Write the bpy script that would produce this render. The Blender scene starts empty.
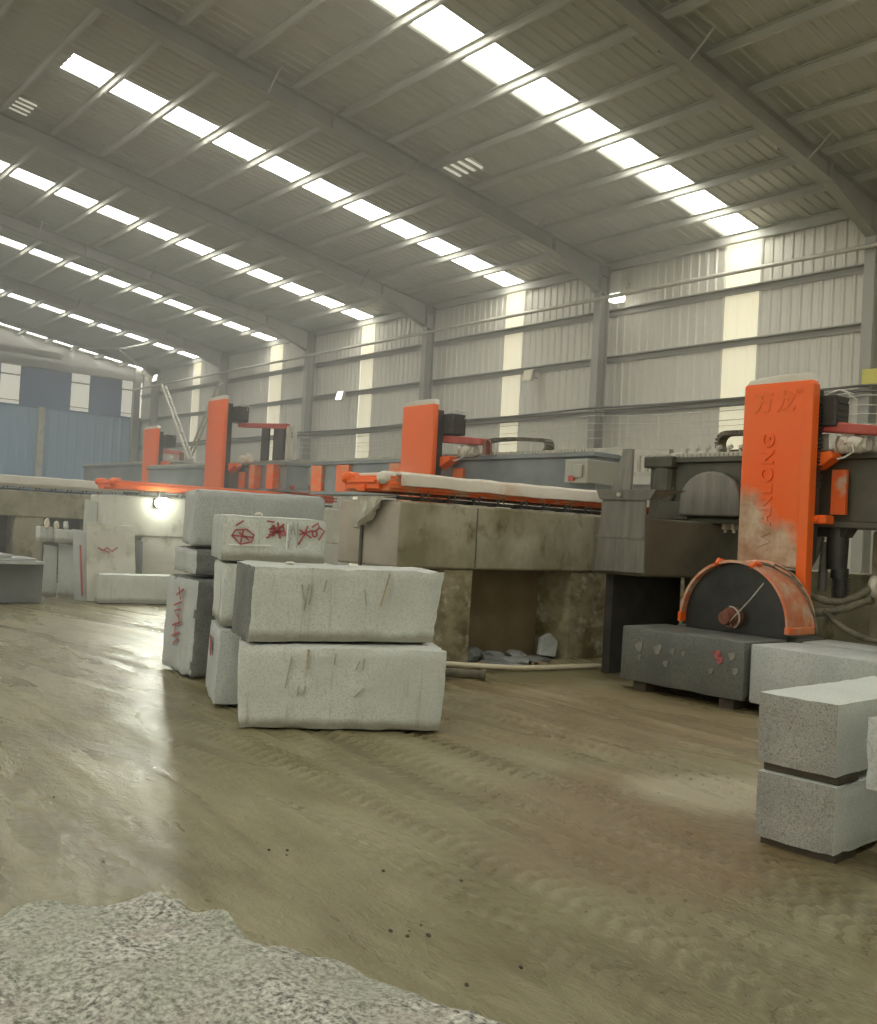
import bpy, bmesh, math, random
import numpy as np
from mathutils import Vector, Matrix, noise

# Site frame used below: L = metres along the shed (towards its far end), W = metres across
# (towards the long side wall), z = up.  Blender x = -L, y = W.
C = bpy.context.scene.collection
R = math.radians

def V(p):
    return Vector((-p[0], p[1], p[2]))

# ------------------------------------------------------------------ materials
def nodes(name):
    m = bpy.data.materials.new(name)
    m.use_nodes = True
    nt = m.node_tree
    return m, nt, nt.nodes['Principled BSDF']

def N(nt, kind, **kw):
    n = nt.nodes.new(kind)
    for k, v in kw.items():
        if k.startswith('i_'):
            n.inputs[k[2:].replace('_', ' ')].default_value = v
        else:
            setattr(n, k, v)
    return n

def ramp(nt, fac, stops):
    r = nt.nodes.new('ShaderNodeValToRGB')
    e = r.color_ramp.elements
    while len(e) > 1:
        e.remove(e[-1])
    e[0].position = stops[0][0]
    e[0].color = (*stops[0][1], 1)
    for p, c in stops[1:]:
        k = e.new(p)
        k.color = (*c, 1)
    nt.links.new(fac, r.inputs['Fac'])
    return r.outputs['Color']

def coords(nt, scale=(1, 1, 1), world=False, rot=(0, 0, 0)):
    if world:
        src = N(nt, 'ShaderNodeNewGeometry').outputs['Position']
    else:
        src = N(nt, 'ShaderNodeTexCoord').outputs['Object']
    mp = N(nt, 'ShaderNodeMapping')
    mp.inputs['Scale'].default_value = scale
    mp.inputs['Rotation'].default_value = rot
    nt.links.new(src, mp.inputs['Vector'])
    return mp.outputs['Vector']

def noise_tex(nt, vec, scale, detail=4, rough=.55, dist=0.0):
    n = N(nt, 'ShaderNodeTexNoise')
    n.inputs['Scale'].default_value = scale
    n.inputs['Detail'].default_value = detail
    n.inputs['Roughness'].default_value = rough
    n.inputs['Distortion'].default_value = dist
    nt.links.new(vec, n.inputs['Vector'])
    return n.outputs['Fac']

def mix(nt, fac, a, b, mode='MIX'):
    m = N(nt, 'ShaderNodeMix', data_type='RGBA', blend_type=mode)
    if isinstance(fac, float):
        m.inputs[0].default_value = fac
    else:
        nt.links.new(fac, m.inputs[0])
    for s, v in ((6, a), (7, b)):
        if isinstance(v, tuple):
            m.inputs[s].default_value = (*v, 1)
        else:
            nt.links.new(v, m.inputs[s])
    return m.outputs[2]

def bump(nt, bs, height, strength=.3, dist=.02):
    b = N(nt, 'ShaderNodeBump')
    b.inputs['Strength'].default_value = strength
    b.inputs['Distance'].default_value = dist
    nt.links.new(height, b.inputs['Height'])
    nt.links.new(b.outputs['Normal'], bs.inputs['Normal'])

def worn(name, a, b, rough=.6, scale=3.0, lo=.35, hi=.65, metal=0.0, bmp=.15, stretch=(1, 1, 1), world=True, c=None, cscale=18.0, spec=.5):
    """two-tone patchy paint / dust / concrete"""
    m, nt, bs = nodes(name)
    v = coords(nt, stretch, world)
    f = noise_tex(nt, v, scale, 6, .6)
    col = ramp(nt, f, [(lo, a), (hi, b)])
    if c:
        f2 = noise_tex(nt, v, cscale, 4, .6)
        f3 = ramp(nt, f2, [(.55, (0, 0, 0)), (.72, (1, 1, 1))])
        col = mix(nt, f3, col, c)
    nt.links.new(col, bs.inputs['Base Color'])
    bs.inputs['Roughness'].default_value = rough
    bs.inputs['Metallic'].default_value = metal
    bs.inputs['Specular IOR Level'].default_value = spec
    if bmp:
        bump(nt, bs, noise_tex(nt, v, scale * 9, 5, .6), bmp, .01)
    return m

def emit(name, col, strength):
    m, nt, bs = nodes(name)
    bs.inputs['Base Color'].default_value = (*col, 1)
    bs.inputs['Emission Color'].default_value = (*col, 1)
    bs.inputs['Emission Strength'].default_value = strength
    return m

def granite(name, a, b, dark, speck=55, streak=.35, stain=(.20, .20, .15), warm=None, rough=.75, foot=False):
    """sawn or split granite: fine speckle, soft clouding, thin run marks down the faces"""
    m, nt, bs = nodes(name)
    v = coords(nt, (1, 1, 1), False)
    cloud = noise_tex(nt, v, 2.2, 4, .6)
    col = ramp(nt, cloud, [(.35, a), (.68, b)])
    sp = noise_tex(nt, v, speck, 3, .75)
    spf = ramp(nt, sp, [(.36, (1, 1, 1)), (.52, (0, 0, 0))])
    col = mix(nt, spf, col, dark)
    if warm:
        wv = noise_tex(nt, v, speck * .6, 2, .6)
        wf = ramp(nt, wv, [(.56, (0, 0, 0)), (.72, (.6, .6, .6))])
        col = mix(nt, wf, col, warm)
    sv = coords(nt, (7, 7, .55), False, (0.06, 0, 0))
    st = noise_tex(nt, sv, 2.0, 5, .65, .6)
    stf = ramp(nt, st, [(.58, (0, 0, 0)), (.80, (streak,) * 3)])
    col = mix(nt, stf, col, stain)
    if foot:
        sep = N(nt, 'ShaderNodeSeparateXYZ'); nt.links.new(v, sep.inputs[0])
        ma = N(nt, 'ShaderNodeMath', operation='MULTIPLY_ADD')
        nt.links.new(noise_tex(nt, v, 6, 4, .6), ma.inputs[0]); ma.inputs[1].default_value = -.11
        nt.links.new(sep.outputs['Z'], ma.inputs[2])
        ff = ramp(nt, ma.outputs[0], [(-.0, (.7, .7, .7)), (.06, (0, 0, 0))])
        col = mix(nt, ff, col, stain)
    nt.links.new(col, bs.inputs['Base Color'])
    bs.inputs['Roughness'].default_value = rough
    h = noise_tex(nt, v, speck * .8, 4, .7)
    bump(nt, bs, h, .25, .008)
    return m

M = {}
M['roof'] = worn('corrugated roof sheet', (.40, .405, .345), (.48, .48, .415), .45, .35, .3, .7, .25, 0, (1, .15, 1))
M['steel'] = worn('grey painted steel', (.30, .295, .25), (.38, .37, .32), .5, .8, .3, .7, .2, .05)
M['purlin'] = worn('galvanised purlin steel', (.38, .38, .325), (.47, .465, .40), .55, .9, .3, .7, .15, .0)
M['wall'] = worn('grey wall sheet', (.58, .56, .475), (.65, .63, .54), .5, .5, .3, .7, .2, 0, (1, 1, .2))
M['blue'] = worn('light blue sheet', (.26, .42, .57), (.32, .47, .62), .5, .3, .3, .7, .1, 0)
M['navy'] = worn('dark blue sheet', (.09, .17, .32), (.13, .22, .38), .5, .4, .3, .7, .1, 0)
M['sky'] = emit('translucent roof sheet', (1.0, .985, .91), 9.0)
M['strip'] = emit('translucent wall sheet', (.90, .84, .62), .34)
M['farlit'] = emit('daylit window sheet', (.86, .84, .70), .45)
M['lamp'] = emit('lamp face', (.95, 1.0, .84), 220.0)
M['splash'] = worn('dried slurry splash', (.17, .17, .15), (.27, .26, .22), .7, 9, .35, .65)
M['lampdim'] = emit('small lamp face', (1.0, 1.0, .9), 4.0)
M['conc'] = worn('wet splashed concrete', (.22, .20, .115), (.42, .39, .285), .72, 1.3, .36, .64, 0, .35, (1, 1, .8), True, (.13, .105, .045), 3.2)
M['concleg'] = worn('slimy stained concrete', (.13, .105, .045), (.36, .32, .20), .65, 2.6, .38, .64, 0, .4, (1, 1, 1.3), True, (.50, .47, .36), 4.5)
M['concend'] = worn('pinkish dusty concrete', (.40, .35, .27), (.52, .48, .39), .8, 1.6, .35, .65, 0, .25)
M['conc2'] = worn('pale dusty concrete', (.50, .49, .41), (.62, .61, .52), .8, 1.3, .35, .65, 0, .25, (1, 1, 1), True, (.33, .32, .25), 3.0)
M['concdark'] = worn('damp shaded concrete', (.085, .08, .055), (.15, .14, .10), .55, 1.4, .35, .65, 0, .3)  # damp tone, with the shade on the front saw's plinth put into the colour
M['brown'] = worn('brown slurry coated wall', (.20, .15, .075), (.30, .24, .14), .7, 1.6, .35, .65, 0, .25)
M['orange'] = worn('orange machine paint', (.90, .135, .012), (.82, .15, .020), .42, 1.6, .3, .7, 0, .03)
M['orange2'] = worn('dusty orange paint', (.80, .14, .025), (.60, .30, .15), .65, 2.2, .45, .7, 0, .1, (1, 1, 1), True, (.5, .42, .3), 5.0)
M['red'] = worn('red painted steel', (.36, .05, .04), (.46, .10, .07), .5, 3, .35, .65, 0, .05)
M['dust'] = worn('pale stone dust', (.62, .58, .48), (.72, .69, .60), .9, 2.5, .35, .65, 0, .35)
M['dustpink'] = worn('dusty pink cover', (.66, .60, .50), (.74, .69, .59), .85, 1.5, .35, .65, 0, .25, (1, 1, 1), True, (.62, .47, .36), 2.0)
M['beam'] = worn('dusty steel beam', (.06, .06, .043), (.125, .12, .088), .5, .9, .35, .65, .2, .1)
M['beamblue'] = worn('blue grey bridge beam', (.16, .18, .18), (.25, .27, .27), .55, .9, .35, .65, .1, .1)
M['greyplate'] = worn('grey splash plate', (.16, .155, .13), (.235, .225, .19), .55, 2, .35, .65, .2, .15, (6, 6, .8), True, (.10, .10, .085), 1.0)
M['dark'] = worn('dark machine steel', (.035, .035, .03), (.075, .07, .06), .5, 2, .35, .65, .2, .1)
M['blade'] = worn('saw blade steel', (.04, .042, .04), (.085, .085, .08), .32, 1.2, .35, .65, .6, .02)
M['hub'] = worn('rusty hub', (.18, .06, .035), (.28, .12, .08), .6, 8, .35, .65, .2, .1)
M['hose'] = worn('muddy rubber hose', (.07, .065, .045), (.20, .18, .12), .7, 6, .35, .65, 0, .1)
M['pipe'] = worn('cream plastic pipe', (.62, .55, .40), (.70, .64, .48), .5, 3, .35, .65, 0, .05)
M['cable'] = worn('dark cable', (.09, .085, .07), (.14, .13, .11), .7, 3)
M['wire'] = worn('pale wire', (.52, .52, .46), (.6, .6, .53), .6, 3)
M['galv'] = worn('pale rail metal', (.45, .44, .37), (.56, .54, .46), .5, 4, .35, .65, .3, .05)
M['cloth'] = worn('grey rag', (.52, .50, .41), (.62, .60, .50), .95, 5, .35, .65, 0, .2)
M['wood'] = worn('dark wet timber', (.045, .035, .022), (.09, .07, .045), .7, 6, .3, .7, 0, .2, (1, 1, 1))
M['yellow'] = worn('yellow sign', (.55, .50, .10), (.62, .56, .14), .5, 4)
M['paintred'] = worn('red spray paint', (.30, .05, .05), (.46, .16, .15), .7, 20, .35, .7)
M['paintgrey'] = worn('grey crayon mark', (.33, .335, .30), (.42, .425, .38), .8, 20)
M['rust'] = worn('rust run', (.38, .31, .17), (.48, .41, .26), .8, 20)
M['white'] = worn('white chalk mark', (.80, .80, .76), (.86, .86, .80), .8, 20)
M['wetstone'] = worn('grey block with slurry', (.20, .205, .19), (.27, .275, .25), .5, 1.5, .35, .65, 0, .15)
GA = (.53, .555, .51); GB = (.63, .655, .61)
M['granite'] = granite('sawn pale granite', GA, GB, (.47, .475, .43), 60, .6, (.20, .185, .12), foot=True)
M['granite2'] = granite('sawn grey granite', (.41, .43, .41), (.51, .53, .505), (.34, .355, .335), 60, .45)
M['granitedark'] = granite('dark and shaded granite', (.15, .155, .145), (.21, .215, .20), (.10, .105, .10), 60, .2)
M['granitecut'] = granite('split granite with coarse grain', (.27, .265, .235), (.37, .365, .325), (.15, .15, .135), 105, 0.0, warm=(.44, .38, .33))
M['granitesmooth'] = granite('smooth sawn white granite', (.58, .61, .56), (.66, .69, .64), (.50, .53, .49), 80, 0.0)
M['granitewet'] = granite('block covered in wet slurry', (.115, .12, .105), (.16, .165, .145), (.09, .093, .082), 50, .3, (.09, .09, .075), rough=.45)

def rock_material():
    m, nt, bs = nodes('rough split granite')
    v = coords(nt, (1, 1, 1), False)
    f1 = noise_tex(nt, v, 62, 3, .7)
    col = ramp(nt, f1, [(.36, (.07, .07, .06)), (.46, (.32, .32, .27)), (.55, (.52, .515, .45)), (.68, (.74, .73, .66))])
    f2 = noise_tex(nt, v, 7, 4, .6)
    pk = ramp(nt, f2, [(.50, (0, 0, 0)), (.70, (.55, .55, .55))])
    col = mix(nt, pk, col, (.47, .41, .37))
    f3 = noise_tex(nt, v, 3.0, 3, .5)
    gn = ramp(nt, f3, [(.40, (.5, .5, .5)), (.6, (0, 0, 0))])
    col = mix(nt, gn, col, (.36, .38, .28))
    nt.links.new(col, bs.inputs['Base Color'])
    bs.inputs['Roughness'].default_value = .8
    bump(nt, bs, noise_tex(nt, v, 70, 5, .7), .6, .01)
    return m
M['rock'] = rock_material()

def column_paint():
    """orange paint; pale slurry splashed over the lower left of the front panel"""
    m, nt, bs = nodes('splashed orange column paint')
    tc = N(nt, 'ShaderNodeTexCoord').outputs['Object']
    sep = N(nt, 'ShaderNodeSeparateXYZ')
    nt.links.new(tc, sep.inputs[0])
    v = coords(nt, (1, 1, 1), False)
    n1 = noise_tex(nt, v, 2.6, 6, .6)
    # height field: slurry reaches higher on the left edge (x negative side of the panel)
    a = N(nt, 'ShaderNodeMath', operation='MULTIPLY_ADD')
    nt.links.new(sep.outputs['X'], a.inputs[0]); a.inputs[1].default_value = 0.75
    nt.links.new(sep.outputs['Z'], a.inputs[2])
    b = N(nt, 'ShaderNodeMath', operation='MULTIPLY_ADD')
    nt.links.new(n1, b.inputs[0]); b.inputs[1].default_value = -.9
    nt.links.new(a.outputs[0], b.inputs[2])
    fac = ramp(nt, b.outputs[0], [(.0, (1, 1, 1)), (.30, (0, 0, 0))])
    base = ramp(nt, noise_tex(nt, v, 1.2, 4, .6), [(.3, (.92, .115, .006)), (.7, (.85, .15, .018))])
    sl = ramp(nt, noise_tex(nt, v, 3.4, 5, .6), [(.35, (.40, .22, .12)), (.6, (.62, .50, .36))])
    col = mix(nt, fac, base, sl)
    nt.links.new(col, bs.inputs['Base Color'])
    bs.inputs['Roughness'].default_value = .45
    return m
M['column'] = column_paint()

def guard_paint():
    m, nt, bs = nodes('splashed orange guard paint')
    v = coords(nt, (1, 1, 1), False)
    f = noise_tex(nt, v, 4.5, 6, .65)
    col = ramp(nt, f, [(.32, (.62, .14, .05)), (.50, (.66, .28, .16)), (.66, (.62, .50, .36))])
    nt.links.new(col, bs.inputs['Base Color'])
    bs.inputs['Roughness'].default_value = .55
    bump(nt, bs, f, .2, .01)
    return m
M['guard'] = guard_paint()

def floor_material():
    m, nt, bs = nodes('wet muddy concrete floor')
    geo = N(nt, 'ShaderNodeNewGeometry')
    def mp(scale, rot=0.0):
        k = N(nt, 'ShaderNodeMapping')
        k.inputs['Scale'].default_value = scale
        k.inputs['Rotation'].default_value = (0, 0, rot)
        nt.links.new(geo.outputs['Position'], k.inputs['Vector'])
        return k.outputs['Vector']
    v = mp((1, 1, 1)); vs = mp((.22, 1, 1), -.10)
    n1 = noise_tex(nt, v, .55, 6, .6, .4)
    col = ramp(nt, n1, [(.30, (.150, .128, .058)), (.50, (.215, .190, .095)), (.70, (.290, .260, .145))])
    n2 = noise_tex(nt, vs, 2.4, 6, .65, .5)
    s1 = ramp(nt, n2, [(.42, (0, 0, 0)), (.68, (.55, .55, .55))])
    col = mix(nt, s1, col, (.345, .312, .18))
    n3 = noise_tex(nt, vs, 5.5, 6, .7, .3)
    s2 = ramp(nt, n3, [(.54, (0, 0, 0)), (.72, (.5, .5, .5))])
    col = mix(nt, s2, col, (.20, .165, .10))
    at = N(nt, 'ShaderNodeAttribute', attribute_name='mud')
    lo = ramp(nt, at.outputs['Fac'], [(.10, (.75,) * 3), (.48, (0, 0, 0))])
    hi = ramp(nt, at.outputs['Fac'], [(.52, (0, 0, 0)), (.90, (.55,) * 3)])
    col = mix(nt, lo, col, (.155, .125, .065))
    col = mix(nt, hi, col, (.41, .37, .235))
    # ochre mud stain in front of the saw and beside the two stacked blocks
    for cx, cy, r, cc, k in ((-3.6, 5.1, 1.5, (.235, .16, .082), .65), (-6.6, 7.6, 2.4, (.30, .22, .12), .55), (-3.9, 5.9, .7, (.47, .43, .30), .75)):
        d = N(nt, 'ShaderNodeVectorMath', operation='DISTANCE')
        nt.links.new(geo.outputs['Position'], d.inputs[0]); d.inputs[1].default_value = (cx, cy, 0)
        ad = N(nt, 'ShaderNodeMath', operation='MULTIPLY_ADD')
        nt.links.new(n1, ad.inputs[0]); ad.inputs[1].default_value = 2.2 * r
        sub = N(nt, 'ShaderNodeMath', operation='SUBTRACT')
        nt.links.new(d.outputs['Value'], sub.inputs[0]); sub.inputs[1].default_value = 1.1 * r
        nt.links.new(sub.outputs[0], ad.inputs[2])
        dv = N(nt, 'ShaderNodeMath', operation='DIVIDE')
        nt.links.new(ad.outputs[0], dv.inputs[0]); dv.inputs[1].default_value = r
        f = ramp(nt, dv.outputs[0], [(.55, (k, k, k)), (1.0, (0, 0, 0))])
        col = mix(nt, f, col, cc)
    nt.links.new(col, bs.inputs['Base Color'])
    wet = noise_tex(nt, vs, 1.1, 5, .6, .6)
    rr = ramp(nt, wet, [(.36, (.15,) * 3), (.62, (.46,) * 3)])
    rr = mix(nt, lo, rr, (.16, .16, .16))
    nt.links.new(rr, bs.inputs['Roughness'])
    bs.inputs['Specular IOR Level'].default_value = .5
    h1 = noise_tex(nt, mp((.5, 1, 1), -.1), 14, 6, .7, .3)
    bump(nt, bs, h1, .8, .035)
    return m
M['floor'] = floor_material()

# ------------------------------------------------------------------ mesh builder
class MB:
    def __init__(self):
        self.bm = bmesh.new()

    def poly_prism(self, ring0, ring1):
        a = [self.bm.verts.new(V(p)) for p in ring0]
        b = [self.bm.verts.new(V(p)) for p in ring1]
        n = len(a)
        for i in range(n):
            self.bm.faces.new((a[i], a[(i + 1) % n], b[(i + 1) % n], b[i]))
        self.bm.faces.new(a[::-1]); self.bm.faces.new(b)
        return self

    def box(self, L0, L1, W0, W1, z0, z1):
        return self.poly_prism([(L0, W0, z0), (L1, W0, z0), (L1, W1, z0), (L0, W1, z0)],
                               [(L0, W0, z1), (L1, W0, z1), (L1, W1, z1), (L0, W1, z1)])

    def prism(self, axis, poly, a0, a1):
        f = {'L': lambda p, a: (a, p[0], p[1]), 'W': lambda p, a: (p[0], a, p[1]), 'z': lambda p, a: (p[0], p[1], a)}[axis]
        return self.poly_prism([f(p, a0) for p in poly], [f(p, a1) for p in poly])

    def hexa(self, bottom, top):
        return self.poly_prism(bottom, top)

    def tube(self, pts, r, seg=8, cap=True):
        pts = [V(p) for p in pts]
        rs = r if isinstance(r, (list, tuple)) else [r] * len(pts)
        rings = []
        for i, p in enumerate(pts):
            t = (pts[min(i + 1, len(pts) - 1)] - pts[max(i - 1, 0)]).normalized()
            ref = Vector((0, 0, 1)) if abs(t.z) < .9 else Vector((1, 0, 0))
            u = t.cross(ref).normalized(); w = t.cross(u).normalized()
            rings.append([self.bm.verts.new(p + (u * math.cos(2 * math.pi * k / seg) + w * math.sin(2 * math.pi * k / seg)) * rs[i]) for k in range(seg)])
        for a, b in zip(rings, rings[1:]):
            for k in range(seg):
                self.bm.faces.new((a[k], a[(k + 1) % seg], b[(k + 1) % seg], b[k]))
        if cap:
            self.bm.faces.new(rings[0][::-1]); self.bm.faces.new(rings[-1])
        return self

    def cyl(self, p0, p1, r, seg=20, r1=None):
        return self.tube([p0, p1], [r, r if r1 is None else r1], seg)

    def strip(self, pts, width, normal, thick=.004):
        """flat brush stroke on a face"""
        n = V(normal).normalized()
        P = [V(p) for p in pts]
        prev = None
        for i, p in enumerate(P):
            t = (P[min(i + 1, len(P) - 1)] - P[max(i - 1, 0)]).normalized()
            s = t.cross(n).normalized() * width / 2
            q = [self.bm.verts.new(p + s), self.bm.verts.new(p - s), self.bm.verts.new(p - s + n * thick), self.bm.verts.new(p + s + n * thick)]
            if prev:
                for k in range(4):
                    self.bm.faces.new((prev[k], prev[(k + 1) % 4], q[(k + 1) % 4], q[k]))
            else:
                self.bm.faces.new(q[::-1])
            prev = q
        self.bm.faces.new(prev)
        return self

    def blob(self, c, r, sub=2, amp=.25, seed=0, freq=2.5):
        g = bmesh.ops.create_icosphere(self.bm, subdivisions=sub, radius=1)
        o = Vector((seed * 3.1, seed * 1.7, seed))
        rr = r if isinstance(r, (list, tuple)) else (r, r, r)
        for v in g['verts']:
            k = 1 + amp * noise.noise(v.co * freq + o)
            v.co = Vector((v.co.x * rr[0] * k, v.co.y * rr[1] * k, v.co.z * rr[2] * k)) + V(c)
        return self

    def rough(self, cuts, amp, chip, seed, freq=3.0):
        """break up sawn faces and chip the arrises"""
        bm = self.bm
        sharp0 = [e for e in bm.edges]
        bmesh.ops.recalc_face_normals(bm, faces=bm.faces)
        ends = [(e.verts[0].co.copy(), e.verts[1].co.copy()) for e in sharp0]
        cen = sum((v.co for v in bm.verts), Vector()) / len(bm.verts)
        bmesh.ops.subdivide_edges(bm, edges=bm.edges[:], cuts=cuts, use_grid_fill=True)
        bm.normal_update()
        o = Vector((seed * 7.3, seed * 2.9, seed * 5.1))
        moves = []
        for v in bm.verts:
            d = 9.
            for a, b in ends:
                ab = b - a
                t = max(0, min(1, (v.co - a).dot(ab) / ab.length_squared))
                d = min(d, (v.co - a - ab * t).length)
            m = v.normal * (amp * noise.fractal(v.co * freq + o, 1.0, 2.0, 4))
            if d < .06:
                k = (1 - d / .06)
                q = noise.noise(v.co * 9 + o) * .5 + .5
                m -= v.normal * chip * k * (.35 + 1.5 * q ** 3)
            moves.append((v, m))
        for v, m in moves:
            v.co += m
        return self

    def bevel(self, off, seg=2, ang=30):
        bm = self.bm
        bmesh.ops.recalc_face_normals(bm, faces=bm.faces)
        ed = [e for e in bm.edges if len(e.link_faces) == 2 and e.calc_face_angle(0) > R(ang)]
        bmesh.ops.bevel(bm, geom=ed, offset=off, segments=seg, affect='EDGES', profile=.5, clamp_overlap=True)
        return self

    def build(self, name, mat, parent=None, smooth=None, origin=None):
        bm = self.bm
        bmesh.ops.recalc_face_normals(bm, faces=bm.faces)
        me = bpy.data.meshes.new(name)
        bm.to_mesh(me); bm.free()
        n = len(me.vertices)
        co = np.empty(n * 3, np.float32); me.vertices.foreach_get('co', co); co = co.reshape(-1, 3)
        if parent is not None:
            p = parent; loc = Vector(p.location)
            while p.parent:
                p = p.parent; loc += p.location
            org = loc if origin is None else V(origin)
        elif origin is not None:
            org = V(origin)
        else:
            lo, hi = co.min(0), co.max(0)
            org = Vector(((lo[0] + hi[0]) / 2, (lo[1] + hi[1]) / 2, lo[2]))
        co -= np.array(org, np.float32)
        me.vertices.foreach_set('co', co.ravel())
        me.materials.append(M[mat] if isinstance(mat, str) else mat)
        if smooth:
            me.polygons.foreach_set('use_smooth', [True] * len(me.polygons))
            me.set_sharp_from_angle(angle=R(smooth))
        me.update()
        o = bpy.data.objects.new(name, me)
        C.objects.link(o)
        if parent is not None:
            o.parent = parent
            if origin is None:
                o.location = (0, 0, 0)
            else:
                o.location = org - loc
        else:
            o.location = org
        return o

def tag(o, label=None, cat=None, group=None, kind=None):
    if label: o['label'] = label
    if cat: o['category'] = cat
    if group: o['group'] = group
    if kind: o['kind'] = kind
    return o

def thing(name, loc, label, cat, group=None):
    o = bpy.data.objects.new(name, None)
    o.empty_display_size = .2
    C.objects.link(o)
    o.location = V(loc)
    return tag(o, label, cat, group)

def struct(o):
    o['kind'] = 'structure'
    return o

# ------------------------------------------------------------------ shed shell
EAVE, SLOPE, WALLW, RIDGEW, ENDL, NEARL = 9.80, .1602, 22.0, 1.0, 54.3, -11.0
def roofz(W):
    return EAVE + SLOPE * (22 - W) if W >= RIDGEW else EAVE + SLOPE * (22 - RIDGEW) - SLOPE * (RIDGEW - W)
SKY = [(-2.2, -1.2), (6.0, 7.0), (14.46, 15.40), (23.05, 24.02), (31.45, 32.40), (38.85, 39.65), (46.62, 47.45), (53.55, 53.9)]
FRAMES = [-5.0, 3.1, 11.22, 19.40, 27.53, 35.50, 43.36, 51.35]
PURL = [21.85 - 1.36 * k for k in range(16)]

def corrugated(bm, u0, u1, place, pitch=.28, depth=.024, r0=0., r1=1., skip=()):
    """ribbed sheet; place(u, offset, t) -> (L, W, z)"""
    us = []
    n = int((u1 - u0) / pitch) + 1
    for i in range(n):
        b = u0 + i * pitch
        for du, h in ((0, 0), (pitch * .56, 0), (pitch * .68, 1), (pitch * .88, 1)):
            if b + du <= u1:
                us.append((b + du, h * depth))
    us.append((u1, 0))
    prev = None
    for u, h in us:
        a, b = bm.verts.new(V(place(u, h, r0))), bm.verts.new(V(place(u, h, r1)))
        if prev and not any(s0 < (u + prev[2]) / 2 < s1 for s0, s1 in skip):
            bm.faces.new((prev[0], prev[1], b, a))
        prev = (a, b, u)

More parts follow.
